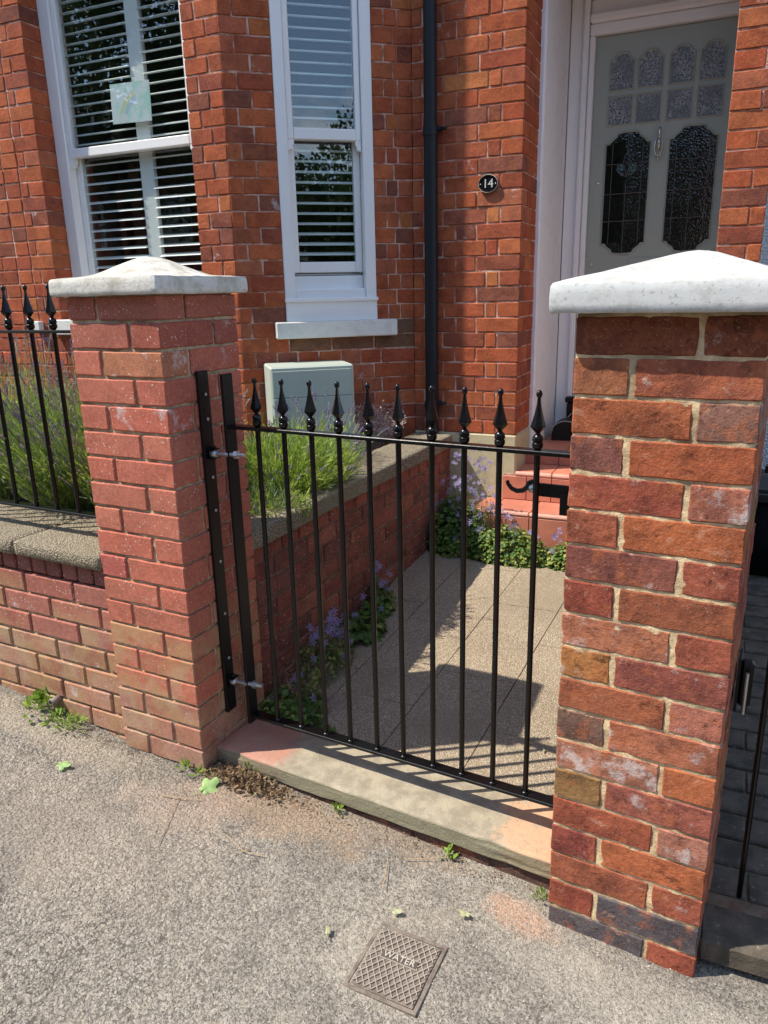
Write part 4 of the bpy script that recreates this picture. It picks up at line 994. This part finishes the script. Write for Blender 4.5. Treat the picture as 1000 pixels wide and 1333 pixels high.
# drainpipe
dp_ = empty('drainpipe', (-.057, C2[1]-.045, .52), 0, 'dark grey round drainpipe in the corner between bay and porch wall', 'drainpipe')
tube('pipe', [(0, 0, 0), (-.003, 0, 1.585)], .034, M['pipe'], dp_, 24); tube('pipe', [(-.003, 0, 1.58), (-.006, 0, 3.2)], .0315, M['pipe'], dp_, 24)
for z in (1.575, .245):
    tube('pipe_collar', [(-.003, 0, z-.03), (-.003, 0, z+.012)], .0375, M['pipe'], dp_, 24)
    box('bracket', (-.045, -.0, z-.008), (.045, .040, z+.010), M['pipe'], dp_, .003); box('bracket_ear', (.04, .008, z-.006), (.075, .022, z+.008), M['pipe'], dp_, .003)
    bm = bmesh.new(); bmesh.ops.create_uvsphere(bm, u_segments=8, v_segments=6, radius=.008); mesh('bolt', from_bm(bm, 'bolt', M['pipe'], True), dp_, (.068, .0, z+.001))

# meter box
mb = empty('meter_box', (C1[0]+math.cos(angc)*.31, C1[1]+math.sin(angc)*.31, .40), angc, 'pale grey green plastic meter box on the bay wall under the narrow window', 'meter box')
box('casing', (-.205, -.275, 0), (.205, -.008, .605), M['meter'], mb, .008)
box('box_door', (-.196, -.281, .02), (.190, -.2755, .452), M['meter'], mb, .002); box('box_lid', (-.196, -.279, .457), (.190, -.2755, .585), M['meter'], mb, .002)

tube('box_lock', [(.165, -.286, .24), (.165, -.280, .24)], .011, M['rubber'], mb, 14)
# small white block on the bay wall left of the sill
wbk = box('cream_block', (-.028, -.035, -.03), (.028, 0, .03), M['sill'], bev=.004); wbk.location = (-2.243, BY-.001, 1.195); meta(wbk, 'small cream block fixed to the bay brickwork beside the window sill end', 'wall_block')

# tubs in the porch
def tub(x, y, w_, h, d, label):
    t = empty('garden_tub', (x, y, .481), rad(4), label, 'tub', 'black tubs stored in the porch')
    pts = [(-w_/2, 0), (w_/2, 0), (w_/2, h*.45)] + [(w_/2*math.cos(rad(a)), h*.45+h*.55*math.sin(rad(a))) for a in range(10, 180, 17)] + [(-w_/2, h*.45)]
    mesh('tub_body', from_bm(prism(pts, .004, d), 'tub_body', M['rubber'], False), t)
    bm = bmesh.new(); add_tube(bm, [(x_, 0, z_) for x_, z_ in pts[2:]], .0035, 6); mesh('rim', from_bm(bm, 'rim', M['rim'], True), t)
tub(.545, 2.80, .165, .115, .14, 'black arched tub with pale rim, the front one on the porch floor')
tub(.60, 2.96, .175, .155, .12, 'black arched tub with pale rim, just behind the front one in the porch')
cb = empty('storage_box', (.60, 3.055, .481), 0, 'black lidded box standing behind the arched tubs against the porch door frame', 'box')
box('box_body', (-.10, -.03, 0), (.12, .03, .19), M['rubber'], cb, .006); box('box_lid', (-.11, -.036, .192), (.13, .034, .225), M['rubber'], cb, .006)

# =================================================================== NEIGHBOUR'S SIDE
nb = grid('neighbour_path', [1.20, 1.5, 2.0, 3.2], [-.115, .3, 1.0, 1.9, 2.6], lambda x, y: -.130+.09*max(y, 0), M['mortar_dark'])
R2 = random.Random(4)
yy = .02; row = 0
while yy < 2.5:
    xx = 1.42 + (-.1 if row % 2 else 0)
    while xx < 2.35:
        if xx+.2 > 1.40:
            h = -.118+.09*yy+R2.uniform(-.002, .002); o = box('paver', (xx+.002, yy+.002, -.03), (xx+.198, yy+.098, 0), M['paver'], nb, .004); o.location = (0, 0, h)
        xx += .2
    yy += .1; row += 1
for i in range(3): o = box('edging_stone', (1.415+i*.31, -.108, -.05), (1.415+i*.31+.305, .012, -.112+.004), M['slab'] if False else M['paver'], nb, .006)
# unseen fence behind the old pillar, added to shade the neighbour's path
dw = empty('shade_fence', (1.345, .25, -.1), 0, 'unseen dark boarded fence added to shade the neighbouring path, behind the old brick pillar', 'fence')
fm = plain('dark_stained_board', (.05, .04, .03), .8, 0, .3, 0, 60, .002, .4)
for i in range(15): box('board', (0, i*.122, 0), (.018, i*.122+.117, 1.15), fm, dw, .002)
box('post', (.02, 0, 0), (.08, .06, 1.2), fm, dw, .004); box('post', (.02, 1.74, 0), (.08, 1.8, 1.2), fm, dw, .004)
# roughcast wall of neighbour
rw = empty('neighbour_house', (1.456, 2.62, 0), 0, 'white roughcast house wall beyond the narrow brick pier', 'house')
box('rendered_wall', (0, 0, -.3), (2.5, .25, 5.2), M['roughcast'], rw)
ng = empty('neighbour_gate', (1.495, .055, -.05), -.1, 'black gate of the neighbouring path, only its thin drop rod and rail end showing', 'gate')
tube('drop_rod', [(0, 0, .0), (0, 0, 1.0)], .0065, M['black_metal'], ng, 10)
box('rail', (-.055, -.012, 1.02), (.9, .012, 1.035), M['black_metal'], ng, .001); box('rail', (.05, -.012, .12), (.9, .012, .13), M['black_metal'], ng, .001)
for i in range(8): mesh('bar', bar_mesh(.9), ng, (.09+i*.1, 0, .125))
box('gate_stile', (.055, -.015, .11), (.065, .015, 1.02), M['black_metal'], ng)
lk = empty('latch_keep', (RO[0]+rotz(.004, .40, RYAW)[0], RO[1]+rotz(.0, .25, RYAW)[1], .40), RYAW, 'black metal latch keep fixed on the shaded side of the old brick pillar', 'latch')
lk.location = (1.440, .10, .42)
box('keep_plate', (-.002, -.03, 0), (.004, .03, .13), M['satin_black'], lk, .001); box('keep_lug', (.004, -.02, .01), (.030, .006, .12), M['satin_black'], lk, .006); tube('keep_pin', [(.018, -.03, .0), (.018, -.03, .10)], .004, M['zinc'], lk)
rbx = empty('recycling_box', (1.72, 2.15, .062), 0, 'low black plastic recycling box at the end of the neighbouring path', 'recycling box')
bm = bmesh.new(); A = [(-.22, -.15, 0), (.22, -.15, 0), (.22, .15, 0), (-.22, .15, 0)]; B = [(-.25, -.18, .38), (.25, -.18, .38), (.25, .18, .38), (-.25, .18, .38)]
va = [bm.verts.new(p) for p in A]; vb = [bm.verts.new(p) for p in B]; bm.faces.new(va[::-1]); bm.faces.new(vb)
for i in range(4): bm.faces.new((va[i], va[(i+1) % 4], vb[(i+1) % 4], vb[i]))
bmesh.ops.bevel(bm, geom=bm.edges[:], offset=.015, segments=2, affect='EDGES'); mesh('box_body', from_bm(bm, 'box_body', M['bin_plastic'], True), rbx)
box('lid', (-.265, -.195, .382), (.265, .195, .425), M['bin_plastic'], rbx, .01)
for x in (-.15, .15): box('handle', (x-.04, -.21, .36), (x+.04, -.19, .40), M['bin_plastic'], rbx, .004)

# =================================================================== WATER COVER
wc_ = empty('water_cover', (.803, -.379, gz(.803, -.379)+.0), rad(-2.2), 'small square cast iron water cover with diamond ribs set in the tarmac', 'utility cover')
cw, cdp = .149, .163
box('cover_plate', (-cw/2, -cdp/2, -.012), (cw/2, cdp/2, .0005), M['iron'], wc_, .001)
for lo, hi in (((-cw/2-.012, -cdp/2-.012), (cw/2+.012, -cdp/2-.003)), ((-cw/2-.012, cdp/2+.003), (cw/2+.012, cdp/2+.012)), ((-cw/2-.012, -cdp/2-.003), (-cw/2-.003, cdp/2+.003)), ((cw/2+.003, -cdp/2-.003), (cw/2+.012, cdp/2+.003))):
    box('cover_frame', (lo[0], lo[1], -.015), (hi[0], hi[1], .0015), M['iron'], wc_, .0008)
bm = bmesh.new(); sl_ = 1.35; st_ = .0185
def clip(px, py, dx, dy):
    t0, t1 = -9, 9
    for p, d, lo, hi in ((px, dx, -cw/2+.003, cw/2-.003), (py, dy, -cdp/2+.003, cdp/2-.003)):
        a, b = (lo-p)/d, (hi-p)/d; a, b = min(a, b), max(a, b); t0, t1 = max(t0, a), min(t1, b)
    return (t0, t1) if t1 > t0 else None
for sg in (-1, 1):
    dx, dy = 1/math.hypot(1, sl_), sg*sl_/math.hypot(1, sl_)
    for i in range(-16, 17):
        px, py = 0.0 + i*st_*.9, 0.0; c_ = clip(px, py, dx, dy)
        if not c_ or c_[1]-c_[0] < .004: continue
        t0, t1 = c_; mid = (t0+t1)/2; add_box(bm, (px+dx*mid, py+dy*mid, .0022+(.0002 if sg > 0 else 0)), (t1-t0, .0022, .0034), 0, Matrix.Rotation(math.atan2(dy, dx), 4, 'Z'))
rb_ = mesh('diamond_ribs', from_bm(bm, 'diamond_ribs', M['iron_rib']), wc_); rb_['kind'] = 'stuff'
box('name_bar', (-.043, .003, 0), (.043, .024, .0052), plain('dirty_bar', (.10, .08, .065), .7, .2), wc_, .0008)
box('bar_edge', (-.046, .0235, 0), (.046, .0255, .0062), M['iron_rib'], wc_); box('bar_edge', (-.046, .0015, 0), (.046, .0035, .0062), M['iron_rib'], wc_)
mesh('lettering', text_mesh('WATER', .0225, .0014, plain('rubbed_lettering', (.60, .53, .44), .5, .2), 'lettering'), wc_, (0, .0135, .0056))

# =================================================================== PLANTS
class MB:
    def __init__(s): s.V = []; s.F = []
    def ribbon(s, pts, w0, w1, side=None):
        n = len(pts); o = len(s.V)
        for i, p in enumerate(pts):
            d = (pts[min(i+1, n-1)]-pts[max(i-1, 0)]); sd = side if side is not None else d.cross(Vector((0, 0, 1)))
            if sd.length < 1e-5: sd = Vector((1, 0, 0))
            sd = sd.normalized()*(w0+(w1-w0)*i/(n-1))*.5; s.V += [p-sd, p+sd]
        for i in range(n-1): s.F.append((o+2*i, o+2*i+1, o+2*i+3, o+2*i+2))
    def leaf(s, p, d, n, L, W):
        d = d.normalized(); sd = d.cross(n); sd = sd.normalized() if sd.length > 1e-5 else Vector((1, 0, 0)); nn = sd.cross(d)
        o = len(s.V); s.V += [p, p+d*L*.35+sd*W*.5+nn*W*.12, p+d*L*.75+sd*W*.36+nn*W*.08, p+d*L, p+d*L*.75-sd*W*.36+nn*W*.08, p+d*L*.35-sd*W*.5+nn*W*.12]; s.F += [(o, o+1, o+2, o+3), (o, o+3, o+4, o+5)]
    def octa(s, p, r, h):
        o = len(s.V); s.V += [p+Vector((0, 0, h)), p+Vector((r, 0, 0)), p+Vector((0, r, 0)), p+Vector((-r, 0, 0)), p+Vector((0, -r, 0)), p-Vector((0, 0, h*.8))]
        for a, b in ((1, 2), (2, 3), (3, 4), (4, 1)): s.F += [(o, o+a, o+b), (o+5, o+b, o+a)]
    def star(s, p, n, r):
        n = n.normalized(); a = n.orthogonal().normalized(); b = n.cross(a); ph = R.random()*6
        for k in range(5):
            t = ph+k*2*math.pi/5; d = a*math.cos(t)+b*math.sin(t); q = a*math.cos(t+1.57)+b*math.sin(t+1.57)
            o = len(s.V); s.V += [p, p+d*r*.6+q*r*.22+n*r*.1, p+d*r+n*r*.25, p+d*r*.6-q*r*.22+n*r*.1]; s.F.append((o, o+1, o+2, o+3))
    def build(s, name, m, parent, smooth=False): 
        if not s.V: return None
        return mesh(name, pyd(name, s.V, s.F, m, smooth), parent)
def rv(s=1.0): return Vector((R.uniform(-s, s), R.uniform(-s, s), R.uniform(-s, s)))
def lavender(loc, rad_, H, n, spread, label, lean=(0, 0), flowers=.5, dry=.6, Hf=1.25, grey=.3, leafn=10):
    root = empty('lavender_plant', loc, 0, label, 'lavender', 'lavender plants in the front bed')
    g1, g2, fl, dr_ = MB(), MB(), MB(), MB()
    for i in range(n):
        a = R.uniform(0, 6.283); rr = math.sqrt(R.random()); b = Vector((rr*rad_*.55*math.cos(a), rr*rad_*.55*math.sin(a), R.uniform(0, .04)))
        out = Vector((math.cos(a), math.sin(a), 0))*rr*spread + Vector((lean[0], lean[1], 0)); L = H*R.uniform(.55, 1.0)*(1.05-.35*rr)
        isf = R.random() < flowers
        if isf: L *= Hf
        d0 = (Vector((0, 0, 1))+out*.7+rv(.12)).normalized(); pts = []; p = b.copy(); d = d0
        for k in range(5): pts.append(p.copy()); p = p+d*L/4; d = (d+out*.13+rv(.06)-Vector((0, 0, .05*rr*spread))).normalized()
        tgt = g2 if R.random() < grey else g1
        tgt.ribbon(pts, .0034, .0018, rv(1))
        hi_ = 4 if not isf else 3
        for q in range(leafn):
            t = R.uniform(.12, .97 if not isf else .7); k = min(3, int(t*4)); f = t*4-k; pp = pts[k].lerp(pts[k+1], f)
            dd = (pts[k+1]-pts[k]).normalized(); tgt.leaf(pp, dd*.9+rv(.7)+Vector((0, 0, .25)), rv(1), R.uniform(.020, .050), R.uniform(.0032, .0058))
        if isf:
            tip = pts[-1]; m_ = dr_ if R.random() < dry else fl
            for q in range(R.randint(4, 7)): m_.octa(tip+(pts[-1]-pts[-2]).normalized()*(-.007*q)+rv(.0018), R.uniform(.0030, .0046), R.uniform(.005, .007))
    for m_, nm, mt in ((g1, 'green_stems', 'lav_leaf'), (g2, 'grey_stems', 'lav_grey'), (fl, 'flower_spikes', 'lav_flower'), (dr_, 'faded_spikes', 'lav_dry')):
        o = m_.build(nm, M[mt], root)
        if o: o['kind'] = 'stuff'
    return root
lavender((-.93, .60, .50), .34, .60, 1700, .75, 'lavender bush behind the railing beside the pinkish pillar, with faded flower spikes', flowers=.35, dry=.8)
lavender((-.52, .52, .50), .28, .60, 1300, .6, 'lavender bush right behind the pinkish pillar', flowers=.35, dry=.8, lean=(-.15, 0))
lavender((-1.55, .75, .50), .36, .60, 1200, .7, 'lavender bush furthest along the railing from the gate', flowers=.4, dry=.7)
lavender((-.26, .98, .50), .26, .36, 1700, 1.05, 'bright lavender bush spilling over the coping seen through the gate bars', flowers=.06, dry=.3, Hf=1.35, grey=.12, lean=(.12, -.06))
lavender((-.12, .62, .50), .14, .20, 260, 1.2, 'low trailing lavender tuft on the coping close to the hinge pillar', flowers=.05, dry=.5, grey=.5, lean=(.0, -.1))
lavender((-.30, 1.38, .50), .16, .34, 300, 1.0, 'thin lavender with violet spikes in front of the meter box', flowers=.45, dry=.1, Hf=1.3, grey=.6)
# dried pale plant
dp = empty('dried_flower_plant', (-.34, 1.98, .50), 0, 'pale dried flower plant by the drainpipe at the far end of the bed', 'dried plant')
a_, b_ = MB(), MB()
for i in range(420):
    a = R.uniform(0, 6.283); rr = math.sqrt(R.random()); d = (Vector((math.cos(a)*rr, math.sin(a)*rr, 0))*1.1+Vector((0, 0, 1))+rv(.1)).normalized(); L = R.uniform(.16, .30)
    pts = [Vector((0, 0, 0))+rv(.04)*.6, d*L*.5+rv(.01), d*L]; a_.ribbon(pts, .0016, .001, rv(1))
    for q in range(9): b_.leaf(d*L*R.uniform(.75, 1.05)+rv(.014), rv(1), rv(1), R.uniform(.008, .02), R.uniform(.003, .008))
a_.build('dry_stems', M['dry_plant'], dp)['kind'] = 'stuff'; b_.build('dry_heads', M['dry_plant'], dp)['kind'] = 'stuff'
# bellflowers (campanula)
def campanula(name, loc, ex, ey, H, n, nf, label, fn=None, yellow=.15, lsz=(.014, .028), fh=1.3, flat=.5):
    root = empty(name, loc, 0, label, 'bellflower', 'bellflower clumps along the path')
    g1, g2, st_, fl = MB(), MB(), MB(), MB()
    def hp():
        while True:
            u, v = R.uniform(-1, 1), R.uniform(-1, 1)
            if u*u+v*v < 1: return u, v, 1-(u*u+v*v)
    for i in range(n):
        u, v, q = hp(); z = H*(q**.5)*R.uniform(.15, 1.0); p = Vector((u*ex, v*ey, max(.006, z))); nrm = (Vector((u, v, 1.0))+rv(.6)).normalized()
        d = (Vector((u, v, -.2))+rv(.8)); d = d-nrm*d.dot(nrm); L = R.uniform(*lsz)
        (g2 if R.random() < yellow else g1).leaf(p, d, nrm, L, L*R.uniform(.75, .95))
    for i in range(n//6):
        u, v, q = hp(); st_.ribbon([Vector((u*ex*.5, v*ey*.5, 0)), Vector((u*ex*.8, v*ey*.8, H*q*.5)), Vector((u*ex, v*ey, H*q))], .002, .001, rv(1))
    for i in range(nf):
        u, v, q = hp(); top = Vector((u*ex*.9, v*ey*.9, H*(q**.5)*R.uniform(.7, fh)+.015)); base = Vector((u*ex*.7, v*ey*.7, 0)); st_.ribbon([base, base.lerp(top, .6)+rv(.01), top], .0018, .001, rv(1))
        for q_ in range(R.randint(1, 3)): fl.star(top+rv(.012), Vector((.5, -1, .9))+rv(.7), R.uniform(.010, .017))
    for m_, nm, mt in ((g1, 'leaves', 'camp_leaf'), (g2, 'yellow_leaves', 'camp_leaf_yellow'), (st_, 'stems', 'lav_grey'), (fl, 'flowers', 'camp_flower')):
        o = m_.build(nm, M[mt], root)
        if o: o['kind'] = 'stuff'
pz = pathz
campanula('bellflower_clump', (.17, 1.93, pz(1.93)), .15, .11, .30, 2600, 46, 'leafy violet bellflower clump in the corner where garden wall meets the porch', fh=1.75)
campanula('bellflower_clump', (.26, 1.90, pz(1.9)+.06), .15, .06, .36, 420, 60, 'tall airy violet bellflowers against the beige plinth', fh=1.6, lsz=(.008, .014))
campanula('bellflower_clump', (.45, 1.88, pz(1.88)), .21, .08, .175, 2600, 22, 'low yellowish green bellflower mat at the foot of the steps', yellow=.45, fh=1.8)
campanula('bellflower_clump', (.82, 1.89, pz(1.89)), .22, .07, .125, 2000, 14, 'low bellflower mat at the foot of the steps nearest the old pillar', yellow=.5, fh=2.0)
campanula('bellflower_clump', (.075, .66, pz(.66)), .080, .17, .17, 520, 38, 'violet bellflower clump against the garden wall with many open flowers', fh=1.35, yellow=.3, lsz=(.010, .020))
campanula('bellflower_clump', (.085, .95, pz(.95)), .085, .11, .10, 320, 8, 'small round leaved bellflower tuft against the garden wall', yellow=.05, lsz=(.022, .036), fh=1.6)
campanula('bellflower_clump', (.075, 1.16, pz(1.16)), .055, .09, .15, 170, 9, 'upright round leaved bellflower tuft further up the garden wall', yellow=.05, lsz=(.022, .034), fh=1.5)
campanula('bellflower_clump', (.10, .36, pz(.36)), .12, .13, .09, 600, 6, 'tangled mat of leaves just behind the hinge end of the gate', yellow=.25, lsz=(.012, .030), fh=1.4)
campanula('bellflower_clump', (.235, .27, pz(.27)), .08, .06, .05, 220, 0, 'small leafy sprawl behind the second and third gate bars', yellow=.25, lsz=(.012, .028), fh=1.4)
# dead tangle
dt = empty('dead_stem_tangle', (.09, .52, pz(.5)), 0, 'dry brown stem tangle among the bellflowers by the hinge pillar', 'dead plant')
a_ = MB()
for i in range(320):
    p = Vector((R.uniform(-.08, .07), R.uniform(-.2, .22), R.uniform(.0, .16))); d = rv(.05)+Vector((0, 0, .02)); a_.ribbon([p, p+d*.5+rv(.01), p+d], .0022, .001, rv(1))
    if i % 2: a_.leaf(p+d, rv(1), rv(1), .014, .008)
a_.build('dry_stems', M['debris'], dt)['kind'] = 'stuff'

# weeds
def weed(loc, r_, h, n, label, m='weed', L=(.012, .03), W=.3):
    root = empty('weed', loc, 0, label, 'weed', 'weeds in the pavement edge'); g = MB()
    for i in range(n):
        a = R.uniform(0, 6.283); q = R.random(); d = Vector((math.cos(a)*q, math.sin(a)*q, .7)); p0 = Vector((0, 0, 0)); p1 = Vector((math.cos(a)*q*r_, math.sin(a)*q*r_, h*(1-q*q)*R.uniform(.4, 1)))
        if i % 3 == 0: g.ribbon([p0, p0.lerp(p1, .5)+Vector((0, 0, .004)), p1], .0015, .001, rv(1))
        l_ = R.uniform(*L); g.leaf(p1+rv(.004), d+rv(.6), Vector((0, 0, 1))+rv(.5), l_, l_*W)
    g.build('leaves', M[m], root)['kind'] = 'stuff'
def gpt(x, y): return (x, y, gz(x, y)+.002)
weed(gpt(-.70, .03), .07, .06, 130, 'bright yellow green weed at the foot of the low wall left of the pipe hole', W=.6)
weed(gpt(-.60, .01), .05, .035, 60, 'green weed at the wall foot just below the pipe hole', W=.35)
weed(gpt(-.53, -.005), .055, .03, 60, 'pale spiky weed at the wall foot nearest the pillar', W=.16, L=(.02, .045))
weed(gpt(-.06, -.012), .02, .014, 16, 'tiny weed at the foot of the pinkish pillar face', W=.3)
weed(gpt(-.005, -.015), .02, .016, 18, 'tiny weed at the outer corner of the pinkish pillar', W=.3)
weed(gpt(.46, .008), .013, .012, 16, 'tiny weed under the middle of the threshold slab', W=.4)
weed(gpt(.80, -.025), .013, .014, 20, 'small green weed under the threshold slab towards the old pillar', W=.4)
weed(gpt(1.06, -.068), .016, .022, 26, 'green tuft where the threshold slab meets the old pillar', W=.2)
weed((1.045, .185, -.055), .035, .045, 90, 'bright yellow green tuft behind the gate at the old pillar', W=.5)
weed(gpt(.13, .055), .03, .035, 40, 'pale green sprig growing on the moss under the slab end', W=.3)
# debris
def debris(loc, ex, ey, n, label, m='debris', sz=(.006, .021), h=.02, ang=0):
    g = MB()
    for i in range(n):
        u, v = R.gauss(0, .45), R.gauss(0, .45); x = u*ex; y = v*ey; x, y = rotz(x, y, ang); hz = h*max(0, 1-abs(u))*R.random(); p = Vector((x, y, gz(loc[0]+x, loc[1]+y)-gz(loc[0], loc[1])+.004+hz))
        g.leaf(p, rv(1), rv(1)+Vector((0, 0, .7)), R.uniform(*sz), R.uniform(sz[0]*.4, sz[1]*.5))
    o = mesh('plant_debris', pyd('plant_debris', g.V, g.F, M[m])); o.location = (loc[0], loc[1], gz(*loc)); meta(o, label, 'debris', None, 'stuff'); return o
debris((.13, .012), .17, .05, 1300, 'dry brown moss heap under the pinkish end of the threshold slab', h=.03, ang=-.09)
debris((.28, .0), .22, .05, 500, 'crumbled brown moss along the threshold slab', sz=(.003, .010), h=.012, ang=-.09)
debris((.75, -.03), .35, .03, 300, 'crumbled moss along the middle of the slab foot', sz=(.003, .009), h=.012, ang=-.09)
debris((.38, -.06), .26, .09, 700, 'scattered orange brown crumbs in front of the threshold', m='dry_plant', sz=(.002, .006), h=.002)
debris((-.45, .0), .5, .03, 350, 'dry crumbs along the low wall foot', sz=(.003, .008), h=.006, ang=-.05)
debris((1.30, -.19), .3, .05, 250, 'grit crumbs at the foot of the old pillar', m='dry_plant', sz=(.002, .005), h=.002, ang=-.09)
# fine loose grit over the pavement
g = MB()
for i in range(2600):
    x, y = R.uniform(-1.1, 1.7), R.uniform(-.95, .02); p = Vector((x, y, pavf(x, y)+.0012)); g.octa(p, R.uniform(.0012, .0030), R.uniform(.0008, .002))
gm = plain('pale_grit', (.50, .44, .36), .9, 0, .2, 0, 0, 0, .5); o = mesh('grit', pyd('grit', g.V, g.F, gm)); meta(o, kind='stuff')
# fallen leaves
def lobed_leaf(x, y, size, rot, m, label, lobes=5, curl=.25, tilt=(0, 0)):
    bm = bmesh.new(); n = lobes*6; c0 = bm.verts.new((0, 0, .004)); ringv = []; mid = []
    for i in range(n):
        t = math.pi*(-.95+1.9*i/(n-1)); 
        lob = abs(math.cos(t*lobes/2*1.0)) if lobes > 1 else 1; rr = size*(.5+.5*lob)*(1.0 if lobes > 1 else .55+.45*abs(math.cos(t/2))) ; rr *= (.75+.25*math.cos(t))
        px, py = rr*math.cos(t), rr*math.sin(t)*(.9 if lobes > 1 else .6)
        z = curl*size*((rr/size)**2)*math.sin(t*2+1)*.6 + .003
        ringv.append(bm.verts.new((px, py, max(.001, z)))); mid.append(bm.verts.new((px*.5, py*.5, max(.002, z*.35+.004))))
    for i in range(n-1): bm.faces.new((c0, mid[i], mid[i+1])); bm.faces.new((mid[i], ringv[i], ringv[i+1], mid[i+1]))
    add_tube(bm, [(0, 0, .004), (-size*.5, size*.05, .006), (-size*.9, size*.12, .004)], .0011, 5)
    me = from_bm(bm, 'fallen_leaf', M[m], False); o = mesh('fallen_leaf', me, None, (x, y, gz(x, y)+.006), (tilt[0], tilt[1], rot)); meta(o, label, 'leaf', 'fallen leaves on the pavement'); return o
lobed_leaf(.055, -.062, .045, 1.2, 'leaf_green', 'large bright green lobed leaf by the foot of the pinkish pillar', tilt=(.35, -.2))
lobed_leaf(-.42, -.16, .030, .3, 'leaf_green', 'green lobed leaf lying alone on the tarmac below the low wall', tilt=(.1, .1))
lobed_leaf(.905, -.19, .024, 2.9, 'leaf_pale', 'pale green curled leaf with dark stalk between cover and slab', tilt=(.3, .1))
lobed_leaf(.625, -.37, .019, 1.9, 'leaf_pale', 'small pale oval leaf on the tarmac beside the water cover', 1)
lobed_leaf(.745, -.25, .017, .2, 'leaf_pale', 'tiny yellow green leaf just above the water cover', 3)
lobed_leaf(.643, -.63, .030, 1.0, 'leaf_pale', 'crumpled yellow leaf at the bottom edge by the water cover', 3, 1.2, (.5, .3))
lobed_leaf(.205, -.03, .013, 1.6, 'leaf_pale', 'small yellowish oval leaf in the brown crumbs under the slab', 1)
lobed_leaf(.95, .45, .012, 1.6, 'leaf_pale', 'tiny leaf on the path beyond the gate', 1)
bpy.data.objects['fallen_leaf.007'].location.z = pathz(.45)+.003
def twig(pts, label, r_=.0011):
    P = [Vector((x, y, gz(x, y)+.006+.004*(i % 2))) for i, (x, y) in enumerate(pts)]; o = tube('dry_twig', P, r_, M['wood_twig'], None, 5); meta(o, label, 'twig', 'dry twigs on the pavement')
twig([(.0, -.12), (.03, -.20), (.07, -.30)], 'long thin straw coloured twig on the tarmac below the pinkish pillar')
twig([(-.05, -.14), (.02, -.13), (.07, -.11)], 'short straw twig near the pinkish pillar')
twig([(.22, -.20), (.30, -.235), (.36, -.225)], 'bent straw twig in front of the brown crumbs')
twig([(.28, -.25), (.31, -.22)], 'tiny twig beside the bent one')
twig([(.70, -.085), (.78, -.05)], 'pale straw lying along the slab foot')
twig([(.66, -.10), (.69, -.20)], 'thin dark twig between slab and water cover')

# =================================================================== ACROSS THE STREET (invented, placed and sized for the window reflections)
def tree(x, y, h, cr, label, seed):
    rr = random.Random(seed); root = empty('street_tree', (x, y, -.3), 0, label, 'tree', 'invented trees across the street, for the window reflections')
    bm = bmesh.new(); add_tube(bm, [(0, 0, 0), (.05, .02, h*.25), (0, .1, h*.5), (.1, 0, h*.8)], [.2, .15, .11, .04], 8)
    for k in range(7):
        a = rr.uniform(0, 6.28); add_tube(bm, [(0, .05, h*rr.uniform(.3, .55)), (math.cos(a)*cr*.5, math.sin(a)*cr*.5, h*.65), (math.cos(a)*cr*.8, math.sin(a)*cr*.8, h*.8)], [.08, .05, .02], 6)
    mesh('trunk', from_bm(bm, 'trunk', M['bark'], True), root); g = MB(); cl_ = [(Vector((rr.gauss(0, .45)*cr, rr.gauss(0, .45)*cr, h*.68+rr.gauss(0, .17)*h)), rr.uniform(.3, .6)*cr*.6) for _ in range(34)]
    for i in range(24000):
        c_, r_ = rr.choice(cl_); d = Vector((rr.gauss(0, 1), rr.gauss(0, 1), rr.gauss(0, 1))).normalized()*r_*rr.uniform(.6, 1); g.leaf(c_+d, d+Vector((rr.uniform(-1, 1), rr.uniform(-1, 1), rr.uniform(-1, 1))), Vector((rr.uniform(-1, 1), rr.uniform(-1, 1), rr.uniform(0, 1))), .13, .09)
    o = g.build('crown', M['tree_leaf'], root); o['kind'] = 'stuff'
tree(-8.0, -9.5, 9.0, 4.0, 'broad green street tree opposite the bay window', 1); tree(-2.2, -11.5, 6.0, 2.4, 'rounder green tree opposite the gate', 2); tree(6.2, -10.0, 4.6, 1.8, 'smaller tree opposite, towards the neighbour', 3); tree(-13.5, -11, 10.5, 4.5, 'tallest tree across the street', 5); tree(10.5, -11, 5.0, 2.0, 'small tree at the far end across the street', 6); tree(15.5, -10.5, 5.2, 3.6, 'wide low tree by the end houses across the street', 8)
def far_house(x, label):
    h = empty('terraced_house', (x, -17 if x < 10 else -26, -.3), math.pi, label, 'house', 'invented terraced houses across the street, for the window reflections')
    box('wall', (-3, -3, 0), (3, 3, 6.0), M['far_brick'], h)
    mesh('roof', from_bm((lambda bm: bm)(prism([(-3.2, 6.0), (3.2, 6.0), (3.2, 6.1), (0, 8.4), (-3.2, 6.1)], -3.2, 3.2)), 'roof', M['slate']), h)
    for wx, wz in ((-1.6, 1.0), (-1.6, 3.2), (1.4, 3.2)):
        f = box('window', (wx-.6, -3.06, wz), (wx+.6, -2.98, wz+1.4), M['far_white'], h, .02); box('pane', (wx-.52, -3.08, wz+.08), (wx+.52, -3.05, wz+.66), M['far_glass'], f); box('pane', (wx-.52, -3.08, wz+.74), (wx+.52, -3.05, wz+1.32), M['far_glass'], f)
    box('door', (.9, -3.06, 0), (1.9, -2.98, 2.1), M['far_white'], h, .02)
for i, (x, lb) in enumerate(((-12.5, 'terraced brick house furthest along the street'), (-6.2, 'terraced brick house opposite the bay'), (.1, 'terraced brick house opposite the gate'), (6.4, 'terraced brick house opposite the neighbour'), (12.7, 'terraced brick house past the neighbour across the street'), (19.0, 'terraced brick house near the end across the street'), (25.3, 'last terraced brick house across the street'), (-18.8, 'end terraced brick house far down the street'))): far_house(x, lb)
